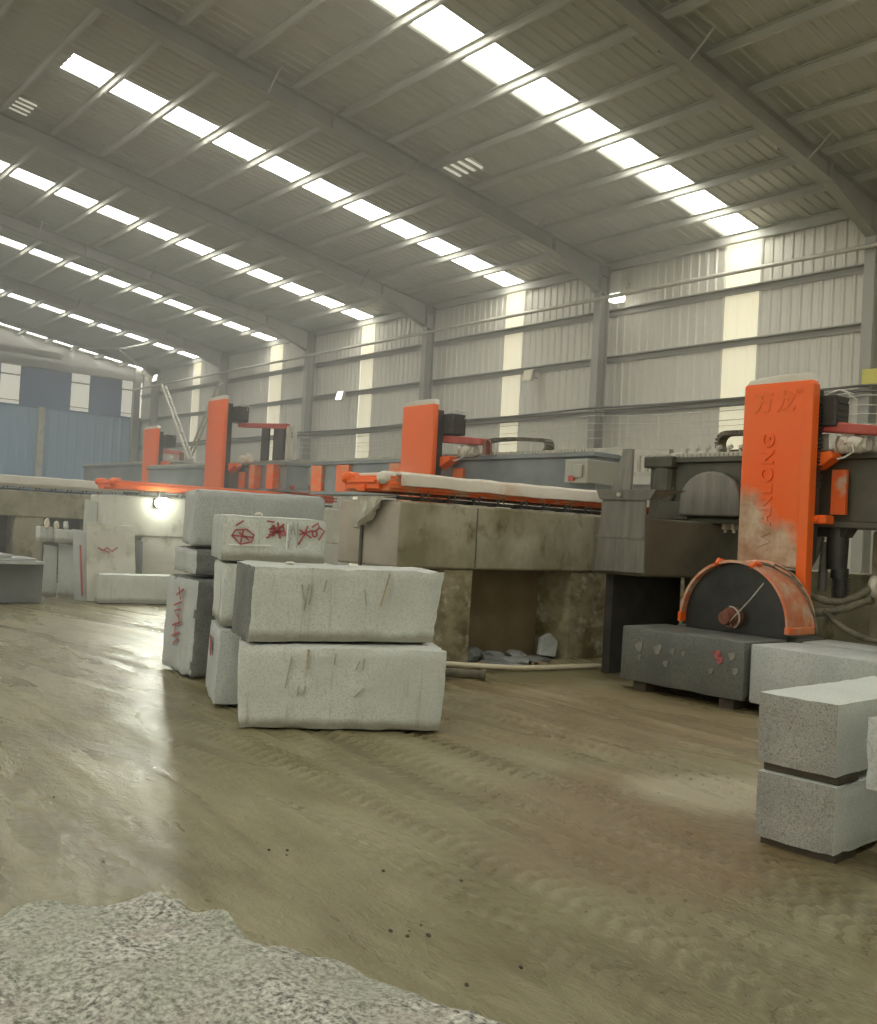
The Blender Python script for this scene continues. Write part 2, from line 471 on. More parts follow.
def shell():
    # floor: one mesh, fine where the photograph looks, with wheel ruts pressed into the mud
    Ls = np.concatenate([np.arange(-11, .8, .6), np.arange(.8, 13, .045), np.arange(13, 24, .16), np.arange(24, 56, 1.2)])
    Ws = np.concatenate([np.arange(-17, -1.5, .6), np.arange(-1.5, 10.5, .045), np.arange(10.5, 22.5, .5)])
    GL, GW = np.meshgrid(Ls, Ws, indexing='ij')
    rnd = random.Random(4)
    h = np.zeros_like(GL)
    path = GW + .012 * (GL - 5.5) ** 2 - .05 * (GL - 5.5)
    for i in range(34):
        w0 = rnd.uniform(-2, 7.6); wd = rnd.uniform(.03, .13); dp = rnd.uniform(.005, .018)
        ang = rnd.uniform(-.06, .06); ph = rnd.uniform(0, 6)
        d = path - w0 - ang * (GL - 6) + .05 * np.sin(GL * .8 + ph)
        fade = np.clip(.5 + .8 * np.sin(GL * rnd.uniform(.2, .6) + ph), 0, 1)
        h += fade * (-dp * np.exp(-(d / wd) ** 2) + dp * .6 * np.exp(-((np.abs(d) - 1.7 * wd) / (.6 * wd)) ** 2))
    for w0, a in ((5.1, .05), (6.2, .05), (3.7, -.02), (4.6, -.03)):         # tyre tread prints
        d = path - w0 - a * (GL - 5)
        band = np.exp(-(d / .17) ** 4)
        h += band * .013 * np.sin((GL + .6 * np.abs(d)) * 2 * math.pi / .13) * np.clip((8.5 - GL) / 2, 0, 1)
    for k, (fx, fy, am) in enumerate(((.7, 1.3, .006), (1.9, 3.1, .004), (3.3, 7.7, .003), (9.0, 15.0, .002))):
        h += am * np.sin(GL * fx + 1.3 * k + np.sin(GW * fy * .7)) * np.sin(GW * fy + 2.1 * k + np.sin(GL * fx * 1.3))
    inner = np.clip((GL - .5) / 1.5, 0, 1) * np.clip((24 - GL) / 3, 0, 1) * np.clip((GW + 2) / 1, 0, 1) * np.clip((11 - GW) / 1, 0, 1)
    h = h * inner
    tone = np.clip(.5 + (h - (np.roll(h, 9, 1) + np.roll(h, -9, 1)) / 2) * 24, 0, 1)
    h = h - .012
    nl, nw = GL.shape
    co = np.stack([-GL, GW, h], -1).reshape(-1, 3).astype(np.float32)
    idx = np.arange(nl * nw).reshape(nl, nw)
    f = np.stack([idx[:-1, :-1], idx[:-1, 1:], idx[1:, 1:], idx[1:, :-1]], -1).reshape(-1, 4)
    me = bpy.data.meshes.new('floor')
    me.vertices.add(len(co)); me.vertices.foreach_set('co', co.ravel())
    me.loops.add(f.size); me.loops.foreach_set('vertex_index', f.ravel().astype(np.int32))
    me.polygons.add(len(f)); me.polygons.foreach_set('loop_start', np.arange(0, f.size, 4, dtype=np.int32))
    me.polygons.foreach_set('use_smooth', [True] * len(f))
    me.update(calc_edges=True); me.validate()
    if me.polygons[0].normal.z < 0:
        me.flip_normals()
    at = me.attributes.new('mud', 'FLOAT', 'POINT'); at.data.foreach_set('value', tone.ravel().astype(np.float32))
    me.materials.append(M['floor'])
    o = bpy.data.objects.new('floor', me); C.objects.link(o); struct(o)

    # roof: ribbed sheet on both slopes, open where the translucent strips sit
    b = MB()
    corrugated(b.bm, NEARL, ENDL + .4, lambda u, h, t: (u, 22.15 + (RIDGEW - 22.15) * t, roofz(22.15) + (roofz(RIDGEW) - roofz(22.15)) * t + .024 - h), skip=SKY)
    # the strips stop short of the ridge: sheet again above them
    for s0, s1 in SKY:
        corrugated(b.bm, s0 - .02, s1 + .02, lambda u, h, t: (u, 7.25 + (RIDGEW - 7.25) * t, roofz(7.25) + (roofz(RIDGEW) - roofz(7.25)) * t + .024 - h))
    corrugated(b.bm, NEARL, ENDL + .4, lambda u, h, t: (u, -17.5 + (RIDGEW + 17.5) * t, roofz(-17.5) + (roofz(RIDGEW) - roofz(-17.5)) * t + .024 - h), skip=SKY)
    struct(b.build('ceiling', 'roof'))
    n = 0
    for s0, s1 in SKY:
        n += 1
        b = MB()
        b.poly_prism([(s0, 7.2, roofz(7.2) + .05), (s1, 7.2, roofz(7.2) + .05), (s1, 22.0, roofz(22) + .05), (s0, 22.0, roofz(22) + .05)],
                     [(s0, 7.2, roofz(7.2) + .06), (s1, 7.2, roofz(7.2) + .06), (s1, 22.0, roofz(22) + .06), (s0, 22.0, roofz(22) + .06)])
        struct(b.build('window_%d' % n, 'sky'))
        n += 1  # strips on the unseen slope, added to light the faces turned that way
        b = MB()
        b.poly_prism([(s0, -17.5, roofz(-17.5) + .05), (s1, -17.5, roofz(-17.5) + .05), (s1, RIDGEW, roofz(RIDGEW) + .05), (s0, RIDGEW, roofz(RIDGEW) + .05)],
                     [(s0, -17.5, roofz(-17.5) + .06), (s1, -17.5, roofz(-17.5) + .06), (s1, RIDGEW, roofz(RIDGEW) + .06), (s0, RIDGEW, roofz(RIDGEW) + .06)])
        struct(b.build('window_%d' % n, 'sky'))
    # two odd bright gaps in the sheets
    for L0, W0 in ((18.45, 15.35), (26.5, 6.95)):
        n += 1
        b = MB()
        for k in range(4):
            l = L0 + k * .28
            b.poly_prism([(l, W0, roofz(W0) - .012), (l + .10, W0, roofz(W0) - .012), (l + .10, W0 + .55, roofz(W0 + .55) - .012), (l, W0 + .55, roofz(W0 + .55) - .012)],
                         [(l, W0, roofz(W0) - .006), (l + .10, W0, roofz(W0) - .006), (l + .10, W0 + .55, roofz(W0 + .55) - .006), (l, W0 + .55, roofz(W0 + .55) - .006)])
        struct(b.build('window_%d' % n, 'farlit'))
    # long side wall with translucent strips
    WS = [(-2.2, -1.2), (6.0, 7.0), (14.46, 15.48), (23.1, 24.0), (31.48, 32.35), (38.6, 39.63), (46.85, 47.65)]
    b = MB()
    corrugated(b.bm, NEARL, ENDL, lambda u, h, t: (u, 22.0 - h, 0 + roofz(22.0) * t), skip=WS)
    struct(b.build('wall_side', 'wall'))
    for s0, s1 in WS:
        n += 1
        b = MB()
        corrugated(b.bm, s0 - .01, s1 + .01, lambda u, h, t: (u, 22.02 - h * .4, roofz(22.0) * t), pitch=.33)
        struct(b.build('window_%d' % n, 'strip'))
    # far gable wall: blue sheeting with a band of daylit windows
    b = MB(); corrugated(b.bm, -17, 22, lambda u, h, t: (ENDL - h, u, 7.08 * t), pitch=.5, depth=.03)
    struct(b.build('wall_far', 'blue'))
    b = MB()
    b.box(ENDL - .05, ENDL, -17, 14.35, 7.08, 9.16)
    b.box(ENDL - .05, ENDL, 15.33, 18.0, 7.08, 9.16); b.box(ENDL - .05, ENDL, 19.0, 20.82, 7.08, 9.16)
    b.box(ENDL - .09, ENDL, -17, 22, 7.04, 7.14)
    struct(b.build('wall_far_band', 'navy'))
    for w0, w1 in ((14.35, 15.33), (18.0, 19.0), (20.82, 21.8)):
        n += 1
        b = MB(); b.box(ENDL - .02, ENDL, w0, w1, 7.12, 9.16)
        fr = MB()
        fr.box(ENDL - .06, ENDL - .02, w0, w1, 8.62, 8.70); fr.box(ENDL - .06, ENDL - .02, w0, w1, 7.30, 7.36)
        w = struct(b.build('window_%d' % n, 'farlit'))
        fr.build('window_bar', 'steel', w)
    b = MB(); b.poly_prism([(ENDL - .03, -17, 9.16), (ENDL - .03, 22, 9.16), (ENDL - .03, 22, roofz(22)), (ENDL - .03, RIDGEW, roofz(RIDGEW)), (ENDL - .03, -17, roofz(-17))],
                           [(ENDL + .03, -17, 9.16), (ENDL + .03, 22, 9.16), (ENDL + .03, 22, roofz(22)), (ENDL + .03, RIDGEW, roofz(RIDGEW)), (ENDL + .03, -17, roofz(-17))])
    struct(b.build('wall_far_gable', 'steel'))
    b = MB(); b.box(ENDL - .35, ENDL - .05, -17, 21.9, 9.16, 9.55).box(ENDL - .55, ENDL - .35, 13.2, 17.2, 9.75, 10.05)
    struct(b.build('trim_1', 'steel'))
    b = MB(); b.box(ENDL - .35, ENDL - .08, 16.32, 16.62, 0, 7.1)
    struct(b.build('trim_2', 'conc2'))
    b = MB(); b.box(ENDL - .4, ENDL - .08, 21.4, 21.75, 0, 9.9)
    struct(b.build('trim_3', 'steel'))
    # upper part of the opposite long wall (the bays below it stand open)
    b = MB(); corrugated(b.bm, NEARL, ENDL, lambda u, h, t: (u, -17.0 + h, 6.0 + (roofz(-17) - 6.0) * t))
    struct(b.build('wall_opposite', 'wall'))

    b = MB(); corrugated(b.bm, 2.0, 22, lambda u, h, t: (NEARL + .1 + h, u, roofz(u) * t))  # unseen near end wall, added to cut fill light from behind the camera
    struct(b.build('wall_near_unseen', 'wall'))
    # purlins: one cold-rolled section each
    for i, w in enumerate(PURL):
        z = roofz(w)
        b = MB()
        d = .18 if i else .24
        b.prism('L', [(w, z), (w - .07, z + .01), (w - .07, z - .012), (w - .014, z - .02), (w - .014, z - d + .018), (w + .05, z - d + .004), (w + .05, z - d - .012), (w, z - d)], NEARL, ENDL - .1)
        struct(b.build('purlin', 'purlin'))
    # girts on the side wall
    for z in (8.33, 6.95, 5.40, 3.2):
        b = MB()
        b.prism('L', [(21.95, z + .09), (21.80, z + .09), (21.80, z + .06), (21.93, z + .06), (21.93, z - .09), (21.95, z - .09)], NEARL, ENDL - .1)
        struct(b.build('girt', 'steel'))
    # portal frames
    for fi, L in enumerate(FRAMES):
        root = struct(MB().box(L - .15, L + .15, 21.32, 21.78, -.02, .03).build('portal_frame', 'steel'))
        b = MB()
        b.prism('z', [(L - .13, 21.36), (L + .13, 21.36), (L + .13, 21.385), (L + .012, 21.385), (L + .012, 21.715), (L + .13, 21.715), (L + .13, 21.74), (L - .13, 21.74), (L - .13, 21.715), (L - .012, 21.715), (L - .012, 21.385), (L - .13, 21.385)], .03, roofz(21.6) - .24)
        for z in (8.75, 9.35):
            b.box(L - .12, L + .12, 21.38, 21.72, z, z + .02)
        b.build('column', 'steel', root)
        # rafter: web + two flanges, haunched at the knee
        def under(w):
            t = roofz(w) - .2
            if fi == len(FRAMES) - 1:
                return t - .14 - (.5 * (w - 20.6) if w > 20.6 else 0)
            if w > 19.4:
                return t - .40 - .42 * (w - 19.4) / 2.0
            return t - .40 - .10 * max(0, (8 - w) / 8)
        stations = [21.74, 21.4, 20.6, 19.4, 16, 12, 8, 4, RIDGEW]
        b = MB()
        def web(w0, w1, za0, zb0, za1, zb1, hw):
            b.poly_prism([(L - hw, w0, za0), (L + hw, w0, za0), (L + hw, w0, zb0), (L - hw, w0, zb0)],
                         [(L - hw, w1, za1), (L + hw, w1, za1), (L + hw, w1, zb1), (L - hw, w1, zb1)])
        for w0, w1 in zip(stations, stations[1:]):
            t0, t1, u0, u1 = roofz(w0) - .2, roofz(w1) - .2, under(w0), under(w1)
            web(w0, w1, u0, t0, u1, t1, .01)
            web(w0, w1, u0 - .012, u0 + .012, u1 - .012, u1 + .012, .125)
            web(w0, w1, t0 - .02, t0, t1 - .02, t1, .125)
        for w in (19.4, 12.0, 5.5):                                        # splice plates
            b.box(L - .12, L + .12, w - .02, w + .02, under(w) - .02, roofz(w) - .2)
        b.build('rafter', 'steel', root)
        for w in (18.45, 14.37, 10.29, 6.21):                              # fly braces from bottom flange to purlin
            b = MB()
            for s in (-1, 1):
                b.tube([(L + s * .10, w, under(w) + .02), (L + s * .62, w - .02, roofz(w) - .17)], .028, 4)
            b.build('fly_brace', 'steel', root)
        b = MB()
        n0 = [(-16.9 + 0, roofz(-16.9) - .2), (RIDGEW, roofz(RIDGEW) - .2), (RIDGEW, under(RIDGEW)), (-16.9, roofz(-16.9) - .7)]
        b.prism('L', n0, L - .06, L + .06)
        b.build('rafter', 'steel', root)
    # rail pipe along the wall, clear of the columns
    b = MB(); b.cyl((NEARL, 21.25, 8.62), (ENDL - .2, 21.25, 8.62), .055, 10)
    o = b.build('fire_main_pipe', 'galv', None, 40)
    tag(o, 'long straight grey pipe running along the side wall just under the eaves', 'pipe')
shell()

# ------------------------------------------------------------------ stone blocks
def block(name, FL, ang_dir, length, depth, z0, z1, mat, label, cat='stone block', group=None, seed=1, taper=(0, 0, 0, 0), cuts=22, amp=.010, chip=.03, endmat=None, lean=0.0):
    """FL: front-left bottom corner (L, W); ang_dir: unit direction along the front face; depth goes away from camera.
    taper: shift of the top corners along the front (left, right) and inward (front, back)"""
    ux, uy = ang_dir; n = math.hypot(ux, uy); ux /= n; uy /= n
    dx, dy = uy, -ux
    def P(a, d, z):
        return (FL[0] + ux * a + dx * d, FL[1] + uy * a + dy * d, z)
    tl, tr, tf, tb = taper
    b = MB()
    b.hexa([P(0, 0, z0), P(length, 0, z0), P(length, depth, z0), P(0, depth, z0)],
           [P(tl, tf, z1), P(length - tr, tf, z1), P(length - tr, depth - tb, z1), P(tl, depth - tb, z1)])
    b.rough(cuts, amp, chip, seed)
    o = b.build(name, mat, None, 40)
    tag(o, label, cat, group)
    return o, P

def face_mat(o, other, test):
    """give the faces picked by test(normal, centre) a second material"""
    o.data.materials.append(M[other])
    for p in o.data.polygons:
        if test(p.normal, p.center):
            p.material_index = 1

FD = (-.479, .878)
A, PA = block('granite_block', (7.17, 3.87), FD, 1.68, .80, 0, .685, 'granite', 'pale sawn granite block on the floor, bottom of the front stack', group='sawn granite blocks', seed=3, taper=(-.035, -.03, 0, 0), chip=.035)
B, PB = block('granite_block', (7.165, 3.905), (-.286, .958), 1.64, .74, .70, 1.335, 'granite', 'pale granite block with shade-darkened left end, lying on top of the front stack', group='sawn granite blocks', seed=5, taper=(.02, -.09, 0, 0), chip=.03)
nB = Vector((.286, -.958, 0)); 
face_mat(B, 'granitedark', lambda n, c: Vector((.286, .958, 0)).normalized().dot(n) < -.7)  # left end lies in shade: that shade is put into its darker granite
C1, PC1 = block('granite_block', (8.07, 4.09), (-.364, .931), 1.45, .95, .02, .705, 'granite2', 'grey granite block with red mark on its end, behind the front stack on the floor', group='sawn granite blocks', seed=7, taper=(.02, 0, 0, 0))
C2, PC2 = block('granite_block', (8.12, 4.145), (-.364, .931), 1.15, .95, .72, 1.30, 'granite', 'cracked pale granite block in the middle of the second stack', group='sawn granite blocks', seed=9)
D, PD = block('granite_block', (8.16, 4.13), (-.36, .933), .97, .95, 1.315, 1.735, 'granite', 'granite block with red spray paint writing across its front face', group='sawn granite blocks', seed=11, chip=.02)
face_mat(D, 'granite2', lambda n, c: Vector((.36, .933, 0)).normalized().dot(n) < -.7)  # shade on the left face painted with the greyer granite
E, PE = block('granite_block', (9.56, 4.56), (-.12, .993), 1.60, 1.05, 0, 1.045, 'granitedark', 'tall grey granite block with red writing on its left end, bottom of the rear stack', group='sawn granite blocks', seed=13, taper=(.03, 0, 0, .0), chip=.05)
face_mat(E, 'granite2', lambda n, c: Vector((.15, .988, 0)).normalized().dot(n) < -.7)
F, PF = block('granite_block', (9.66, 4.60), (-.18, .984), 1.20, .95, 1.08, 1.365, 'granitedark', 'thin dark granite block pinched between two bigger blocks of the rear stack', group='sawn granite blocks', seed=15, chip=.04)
face_mat(F, 'granite2', lambda n, c: Vector((.15, .988, 0)).normalized().dot(n) < -.7)
G, PG = block('granite_block', (9.76, 4.57), (-.33, .944), 1.44, .95, 1.385, 2.0, 'granite2', 'long grey granite block lying on top of the rear stack', group='sawn granite blocks', seed=17, taper=(.02, -.02, 0, 0), chip=.05)

def marks(parent, P, face, strokes, mat, width=.022, name='paint_mark'):
    """strokes: polylines in (along, height); touching strokes that form one sign are given as one list of polylines"""
    ox, oy, _ = P(0, 0, 0); ax, ay, _ = P(1, 0, 0)
    ux, uy = ax - ox, ay - oy
    for sign in strokes:
        b = MB()
        for s in (sign if isinstance(sign[0], list) else [sign]):
            if face == 'front':
                pts = [P(a, -.012, h) for a, h in s]; nrm = (-uy, ux, 0)
            else:
                pts = [P(-.008 + (LEFTLEAN.get(parent.name, 0)) * h, a, h) for a, h in s]; nrm = (-ux, -uy, 0)
            b.strip(pts, width, nrm)
        o = b.build(name, mat, parent)
        o['label'] = {'paintred': 'red spray paint writing', 'paintgrey': 'grey scratch stroke', 'white': 'white chalk line', 'rust': 'brownish rust run'}[mat]
LEFTLEAN = {}

def circ(cx, cy, rx, ry, a0=0, a1=360, n=14):
    return [(cx + rx * math.cos(R(a0 + (a1 - a0) * i / n)), cy + ry * math.sin(R(a0 + (a1 - a0) * i / n))) for i in range(n + 1)]
# red writing on block D (front face 0.87 m wide, 1.315..1.735 high)
marks(D, PD, 'front', [
    [[(.12, 1.60), (.09, 1.55), (.17, 1.47), (.27, 1.50), (.29, 1.56), (.22, 1.61), (.12, 1.60)], [(.10, 1.55), (.28, 1.54)], [(.19, 1.60), (.17, 1.48)], [(.15, 1.58), (.25, 1.51)]],
    [(.12, 1.64), (.19, 1.69)],
    [(.40, 1.695), (.47, 1.69)],
    [[(.42, 1.62), (.55, 1.65)], [(.43, 1.60), (.57, 1.60)], [(.42, 1.57), (.56, 1.62)], [(.45, 1.66), (.53, 1.56)], [(.50, 1.69), (.53, 1.54)], [(.56, 1.68), (.45, 1.56)], [(.55, 1.66), (.575, 1.57)], [(.44, 1.64), (.56, 1.57)], [(.47, 1.66), (.47, 1.56)]],
    [(.40, 1.54), (.46, 1.575)],
    [[(.705, 1.63), (.82, 1.56)], [(.78, 1.67), (.75, 1.58), (.70, 1.49)], [(.705, 1.585), (.83, 1.63)]],
    [circ(.85, 1.60, .022, .028), [(.82, 1.66), (.875, 1.70), (.89, 1.66), (.85, 1.62)], [(.89, 1.66), (.94, 1.63), (.89, 1.54)]]], 'paintred', .016)
marks(D, PD, 'front', [[[(.625, 1.58), (.645, 1.70), (.665, 1.58)], [(.632, 1.63), (.66, 1.63)]], [(.61, 1.46), (.625, 1.56)], [(.69, 1.46), (.685, 1.70)]], 'paintgrey', .010)
marks(D, PD, 'front', [[(.07, 1.465), (.45, 1.472)], [(.59, 1.44), (.595, 1.68)]], 'white', .012)
marks(E, PE, 'left', [[[(.30, .92), (.55, .84)], [(.48, .93), (.40, .80)]], [[(.35, .78), (.62, .72)], [(.38, .70), (.60, .66), (.42, .60)]], [[(.45, .64), (.38, .52)], [(.36, .56), (.64, .50)], [(.52, .54), (.54, .42)]], [[(.38, .45), (.64, .38)], [(.42, .38), (.58, .30)]]], 'paintred', .022)
marks(C1, PC1, 'left', [[[(.34, .60), (.36, .42)], [(.40, .60), (.42, .42)], [(.46, .60), (.46, .44)], [(.33, .52), (.48, .53)], [(.34, .46), (.47, .47)], [(.36, .58), (.46, .58)]]], 'paintred', .035)
# chisel strokes and run marks on the two front blocks
marks(B, PB, 'front', [[(.43, 1.19), (.455, 1.05)], [(.49, 1.19), (.46, .97)], [(.52, 1.19), (.50, 1.02)], [(.64, 1.23), (.62, 1.13)], [(.98, 1.16), (1.0, 1.02)]], 'paintgrey', .011, 'chisel_mark')
marks(A, PA, 'front', [[(.40, .60), (.36, .34)], [(.47, .36), (.46, .28)], [(.53, .36), (.50, .28), (.47, .31)], [(.76, .64), (.75, .54)], [(.96, .58), (.93, .50)], [(1.0, .60), (.99, .50)], [(1.01, .36), (.93, .28)]], 'paintgrey', .011, 'chisel_mark')
marks(A, PA, 'front', [[(.535, .665), (.53, .58), (.538, .50)]], 'rust', .016, 'rust_run')
marks(B, PB, 'front', [[(1.20, 1.30), (1.165, 1.16), (1.13, 1.02)]], 'rust', .013, 'rust_run')
# crack on C2's end
marks(C2, PC2, 'left', [[(.10, 1.22), (.02, 1.0), (.12, .80)]], 'paintgrey', .012, 'crack')
# small pale offcuts lying on D and B
for p, q, lb in (((7.95, 4.38, 1.735), (.055, .03, .018), 'small orange-white stone chip on top of the block with red writing'), ((7.3, 4.35, 1.338), (.05, .04, .012), 'small stone chip on the top edge of the upper front block')):
    o = MB().blob((p[0], p[1], p[2] + q[2]), q, 2, .35, 5).build('stone_chip', 'dust', None, 30)
    tag(o, lb, 'stone chip')
# timber bearers between and under the stacked blocks
def bearer(p0, p1, z0, z1, hw, label):
    d = Vector((p1[0] - p0[0], p1[1] - p0[1])); d.normalize(); s = (-d.y * hw, d.x * hw)
    b = MB()
    b.hexa([(p0[0] + s[0], p0[1] + s[1], z0), (p1[0] + s[0], p1[1] + s[1], z0), (p1[0] - s[0], p1[1] - s[1], z0), (p0[0] - s[0], p0[1] - s[1], z0)],
           [(p0[0] + s[0], p0[1] + s[1], z1), (p1[0] + s[0], p1[1] + s[1], z1), (p1[0] - s[0], p1[1] - s[1], z1), (p0[0] - s[0], p0[1] - s[1], z1)])
    b.bevel(.006, 1)
    o = b.build('timber_bearer', 'wood')
    tag(o, label, 'timber')
    return o

# near right pair of split blocks
H0 = (3.21, 5.09); HD = (-1.0, .06)
Hb, PH = block('granite_block', H0, HD, .47, 1.55, .035, .415, 'granitesmooth', 'coarse-grained grey granite block near the camera, lower of the right pair', group='split granite blocks', seed=21, amp=.006, chip=.012)
Ib, PI_ = block('granite_block', (3.215, 5.085), HD, .47, 1.50, .465, .865, 'granitesmooth', 'coarse-grained granite block with smooth white top, upper of the right pair', group='split granite blocks', seed=23, amp=.005, chip=.010, taper=(0, 0, 0, 0))
for o in (Hb, Ib):
    face_mat(o, 'granitecut', lambda n, c: n.y < -.7)
for a, b_, z0, z1, lb in ((.05, .30, .415, .465, 'dark timber bearer squeezed between the two right hand blocks, front one'), (1.05, 1.25, .415, .465, 'dark timber bearer between the two right hand blocks, rear one'),
                          (.05, .30, -.02, .035, 'dark timber bearer under the lower right hand block, front one'), (1.05, 1.25, -.02, .035, 'dark timber bearer under the lower right hand block, rear one')):
    p0, p1 = PH(.01, (a + b_) / 2, 0), PH(.46, (a + b_) / 2, 0)
    bearer(p0, p1, z0, z1, (b_ - a) / 2, lb)
Jb, PJ = block('granite_block', (2.43, 4.80), (-1, .05), .8, 1.0, .52, .885, 'granite2', 'pale granite block cut off by the right edge of the picture', group='split granite blocks', seed=25, amp=.004, chip=.02)
block('granite_block', (2.33, 5.0), (-1, .05), .7, .9, 0, .52, 'granite2', 'grey granite block carrying the pale block at the right picture edge', group='split granite blocks', seed=26, amp=.004, chip=.02)

# blocks on the saw bed, each with a kerf along it where the blade runs
def kerf_block(L0, L1, W0, W1, z0, z1, kw, mat, seed, label, r=.03):
    k0, k1, kz = kw
    b = MB()
    ring = [(W0, z0), (W0, z1), (k0, z1), (k0, kz), (k1, kz), (k1, z1), (W1, z1), (W1, z0)]
    b.prism('L', ring, L0, L1)
    b.bevel(.02, 2)
    bm = b.bm
    lon = [e for e in bm.edges if abs(e.verts[0].co.x - e.verts[1].co.x) > .5]
    bmesh.ops.subdivide_edges(bm, edges=lon, cuts=24)
    for v in bm.verts:
        v.co += Vector((0, noise.noise(v.co * 3 + Vector((seed, 0, 0))), noise.noise(v.co * 4 + Vector((0, seed, 0))))) * .010
    o = b.build('granite_block', mat, None, 40)
    tag(o, label, 'stone block', 'blocks on the saw bed')
    return o
P_ = kerf_block(5.81, 7.43, 8.88, 10.45, .10, .715, (9.68, 9.90, .06 + .06), 'granitewet', 2.0, 'dark wet granite block being cut under the big saw blade')
Q_ = kerf_block(3.7, 5.77, 8.93, 10.45, .10, .70, (9.68, 9.90, .12), 'granite2', 6.0, 'light grey granite block next to the one under the saw blade')
def face_marks(parent, pts, mat, r, W=8.865):
    for L, z, s in pts:
        b = MB()
        g = [(L + s * (r * math.cos(a)) * (1 + .3 * math.sin(3 * a + L)), W, z + s * r * 1.35 * math.sin(a) * (1 + .25 * math.cos(2 * a + z))) for a in [i * math.pi / 7 for i in range(14)]]
        b.poly_prism(g, [(p[0], W + .016, p[2]) for p in g])
        o = b.build('paint_mark', mat, parent)
        o['label'] = 'red paint spot' if mat == 'paintred' else 'pale splash mark'
face_marks(P_, [(7.16, .50, .9), (6.90, .50, .9), (6.70, .51, .55), (6.55, .50, .4), (6.78, .36, .6), (5.9, .40, .6), (7.15, .38, .5), (6.2, .36, .5), (5.95, .55, .7)], 'splash', .055)
face_marks(P_, [(6.13, .545, .8), (6.09, .49, .7)], 'paintred', .05, 8.86)
for i, L in enumerate((7.2, 6.05, 5.55, 4.2)):
    b = MB(); b.box(L - .09, L + .09, 8.95, 10.4, -.02, .10); b.bevel(.008, 1)
    o = b.build('timber_bearer', 'wood')
    tag(o, ['dark timber bearer under the left end of the wet block on the saw bed', 'dark timber bearer under the right end of the wet block on the saw bed', 'dark timber bearer under the left end of the light block on the saw bed', 'dark timber bearer under the middle of the light block on the saw bed'][i], 'timber')

# foreground rough block: only its split top shows
def foreground_rock():
    b = MB()
    b.hexa([(2.92, .70, 0), (2.80, 1.24, 0), (.6, 1.78, 0), (.3, -.2, 0)][:4], [(2.92, .70, .60), (2.80, 1.24, .60), (.6, 1.78, .60), (.3, -.2, .60)])
    b = MB()
    n = 90
    cor = [(2.93, -.35), (2.81, 1.24), (.55, 1.90), (.4, -.2)]
    g = {}
    for i in range(n + 1):
        for j in range(n + 1):
            s, t = i / n, j / n
            a = Vector(cor[0]).lerp(Vector(cor[1]), t); c = Vector(cor[3]).lerp(Vector(cor[2]), t)
            p = a.lerp(c, s)
            q = Vector((p.x, p.y, 0))
            ed = min(s, 1 - s, t, 1 - t)
            e = max(0, 1 - ed / .06)
            fr = noise.fractal(Vector((q.x * 2.2, q.y * 6.0, 3.3)), 1.0, 2.0, 6)
            st = noise.noise(Vector((q.x * 1.3, q.y * 4.2, 8.0)))
            z =   .60 + .020 * fr + .02 * (math.floor(st * 4) / 4) - .05 * e * (.5 + noise.noise(q * 7 + Vector((0, 0, 5))))
            jx, jy = .03 * e * noise.noise(q * 9), .03 * e * noise.noise(q * 9 + Vector((4, 4, 0)))
            if ed < .001:
                jx += .03 * noise.noise(q * 5); jy += .03 * noise.noise(q * 5 + Vector((9, 0, 0)))
            g[i, j] = b.bm.verts.new(V((p.x + jx, p.y + jy, z)))
    for i in range(n):
        for j in range(n):
            b.bm.faces.new((g[i, j], g[i + 1, j], g[i + 1, j + 1], g[i, j + 1]))
    rim = [g[i, 0] for i in range(n)] + [g[n, j] for j in range(n)] + [g[i, n] for i in range(n, 0, -1)] + [g[0, j] for j in range(n, 0, -1)]
    low = []
    for v in rim:
        k = Vector((-1.7, .6, 0)); d = (Vector((v.co.x, v.co.y, 0)) - k) * .02
        low.append(b.bm.verts.new((v.co.x + d.x + .02 * noise.noise(v.co * 4), v.co.y + d.y + .02 * noise.noise(v.co * 4 + Vector((3, 0, 0))), 0)))
    m = len(rim)
    for i in range(m):
        b.bm.faces.new((rim[i], rim[(i + 1) % m], low[(i + 1) % m], low[i]))
    b.bm.faces.new(low)
    o = b.build('rough_granite_boulder', 'rock', None, 60)
    tag(o, 'rough split granite block in the near left corner, seen from above', 'stone block')
foreground_rock()

# ------------------------------------------------------------------ machine plinths
def plinth(L0, th, W0, W1, ztop, zpan, openings, mat, label, legmat, endmat, leg_th, backs=(), backmat='brown'):
    root = thing('concrete_plinth', (L0 + th / 2, (W0 + W1) / 2, 0), label, 'concrete plinth')
    b = MB(); b.box(L0, L0 + th, W0, W1, zpan, ztop); b.bevel(.03, 2)
    hb = b.build('head_beam', mat, root)
    face_mat(hb, endmat, lambda n, c: n.y < -.7)
    for i in range(0, len(openings) - 1, 2):
        b = MB(); b.box(L0 + .02, L0 + leg_th, openings[i], openings[i + 1], -.02, zpan); b.rough(10, .010, .02, i + 3); b.build('leg', legmat, root, 40)
    for (w0, w1, l0) in backs:
        b = MB(); b.box(l0, l0 + .12, w0, w1, -.02, zpan - .005); b.build('wall_or_shade_panel', backmat, root)
    return root
pl2 = plinth(9.4, 1.3, 7.06, 13.2, 2.03, 1.215, [7.82, 8.30, 10.12, 10.95, 12.3, 13.1], 'conc', 'stained concrete plinth with a square opening, behind the front stack', 'concleg', 'concend', .68, ((8.2, 10.2, 10.08),))
b = MB(); b.box(10.12, 10.17, 7.035, 7.06, 1.2, 2.02); b.build('end_groove', 'concdark', pl2)
b = MB(); b.box(9.392, 9.40, 8.30, 8.315, 1.24, 2.0); b.build('panel_joint', 'concdark', pl2)
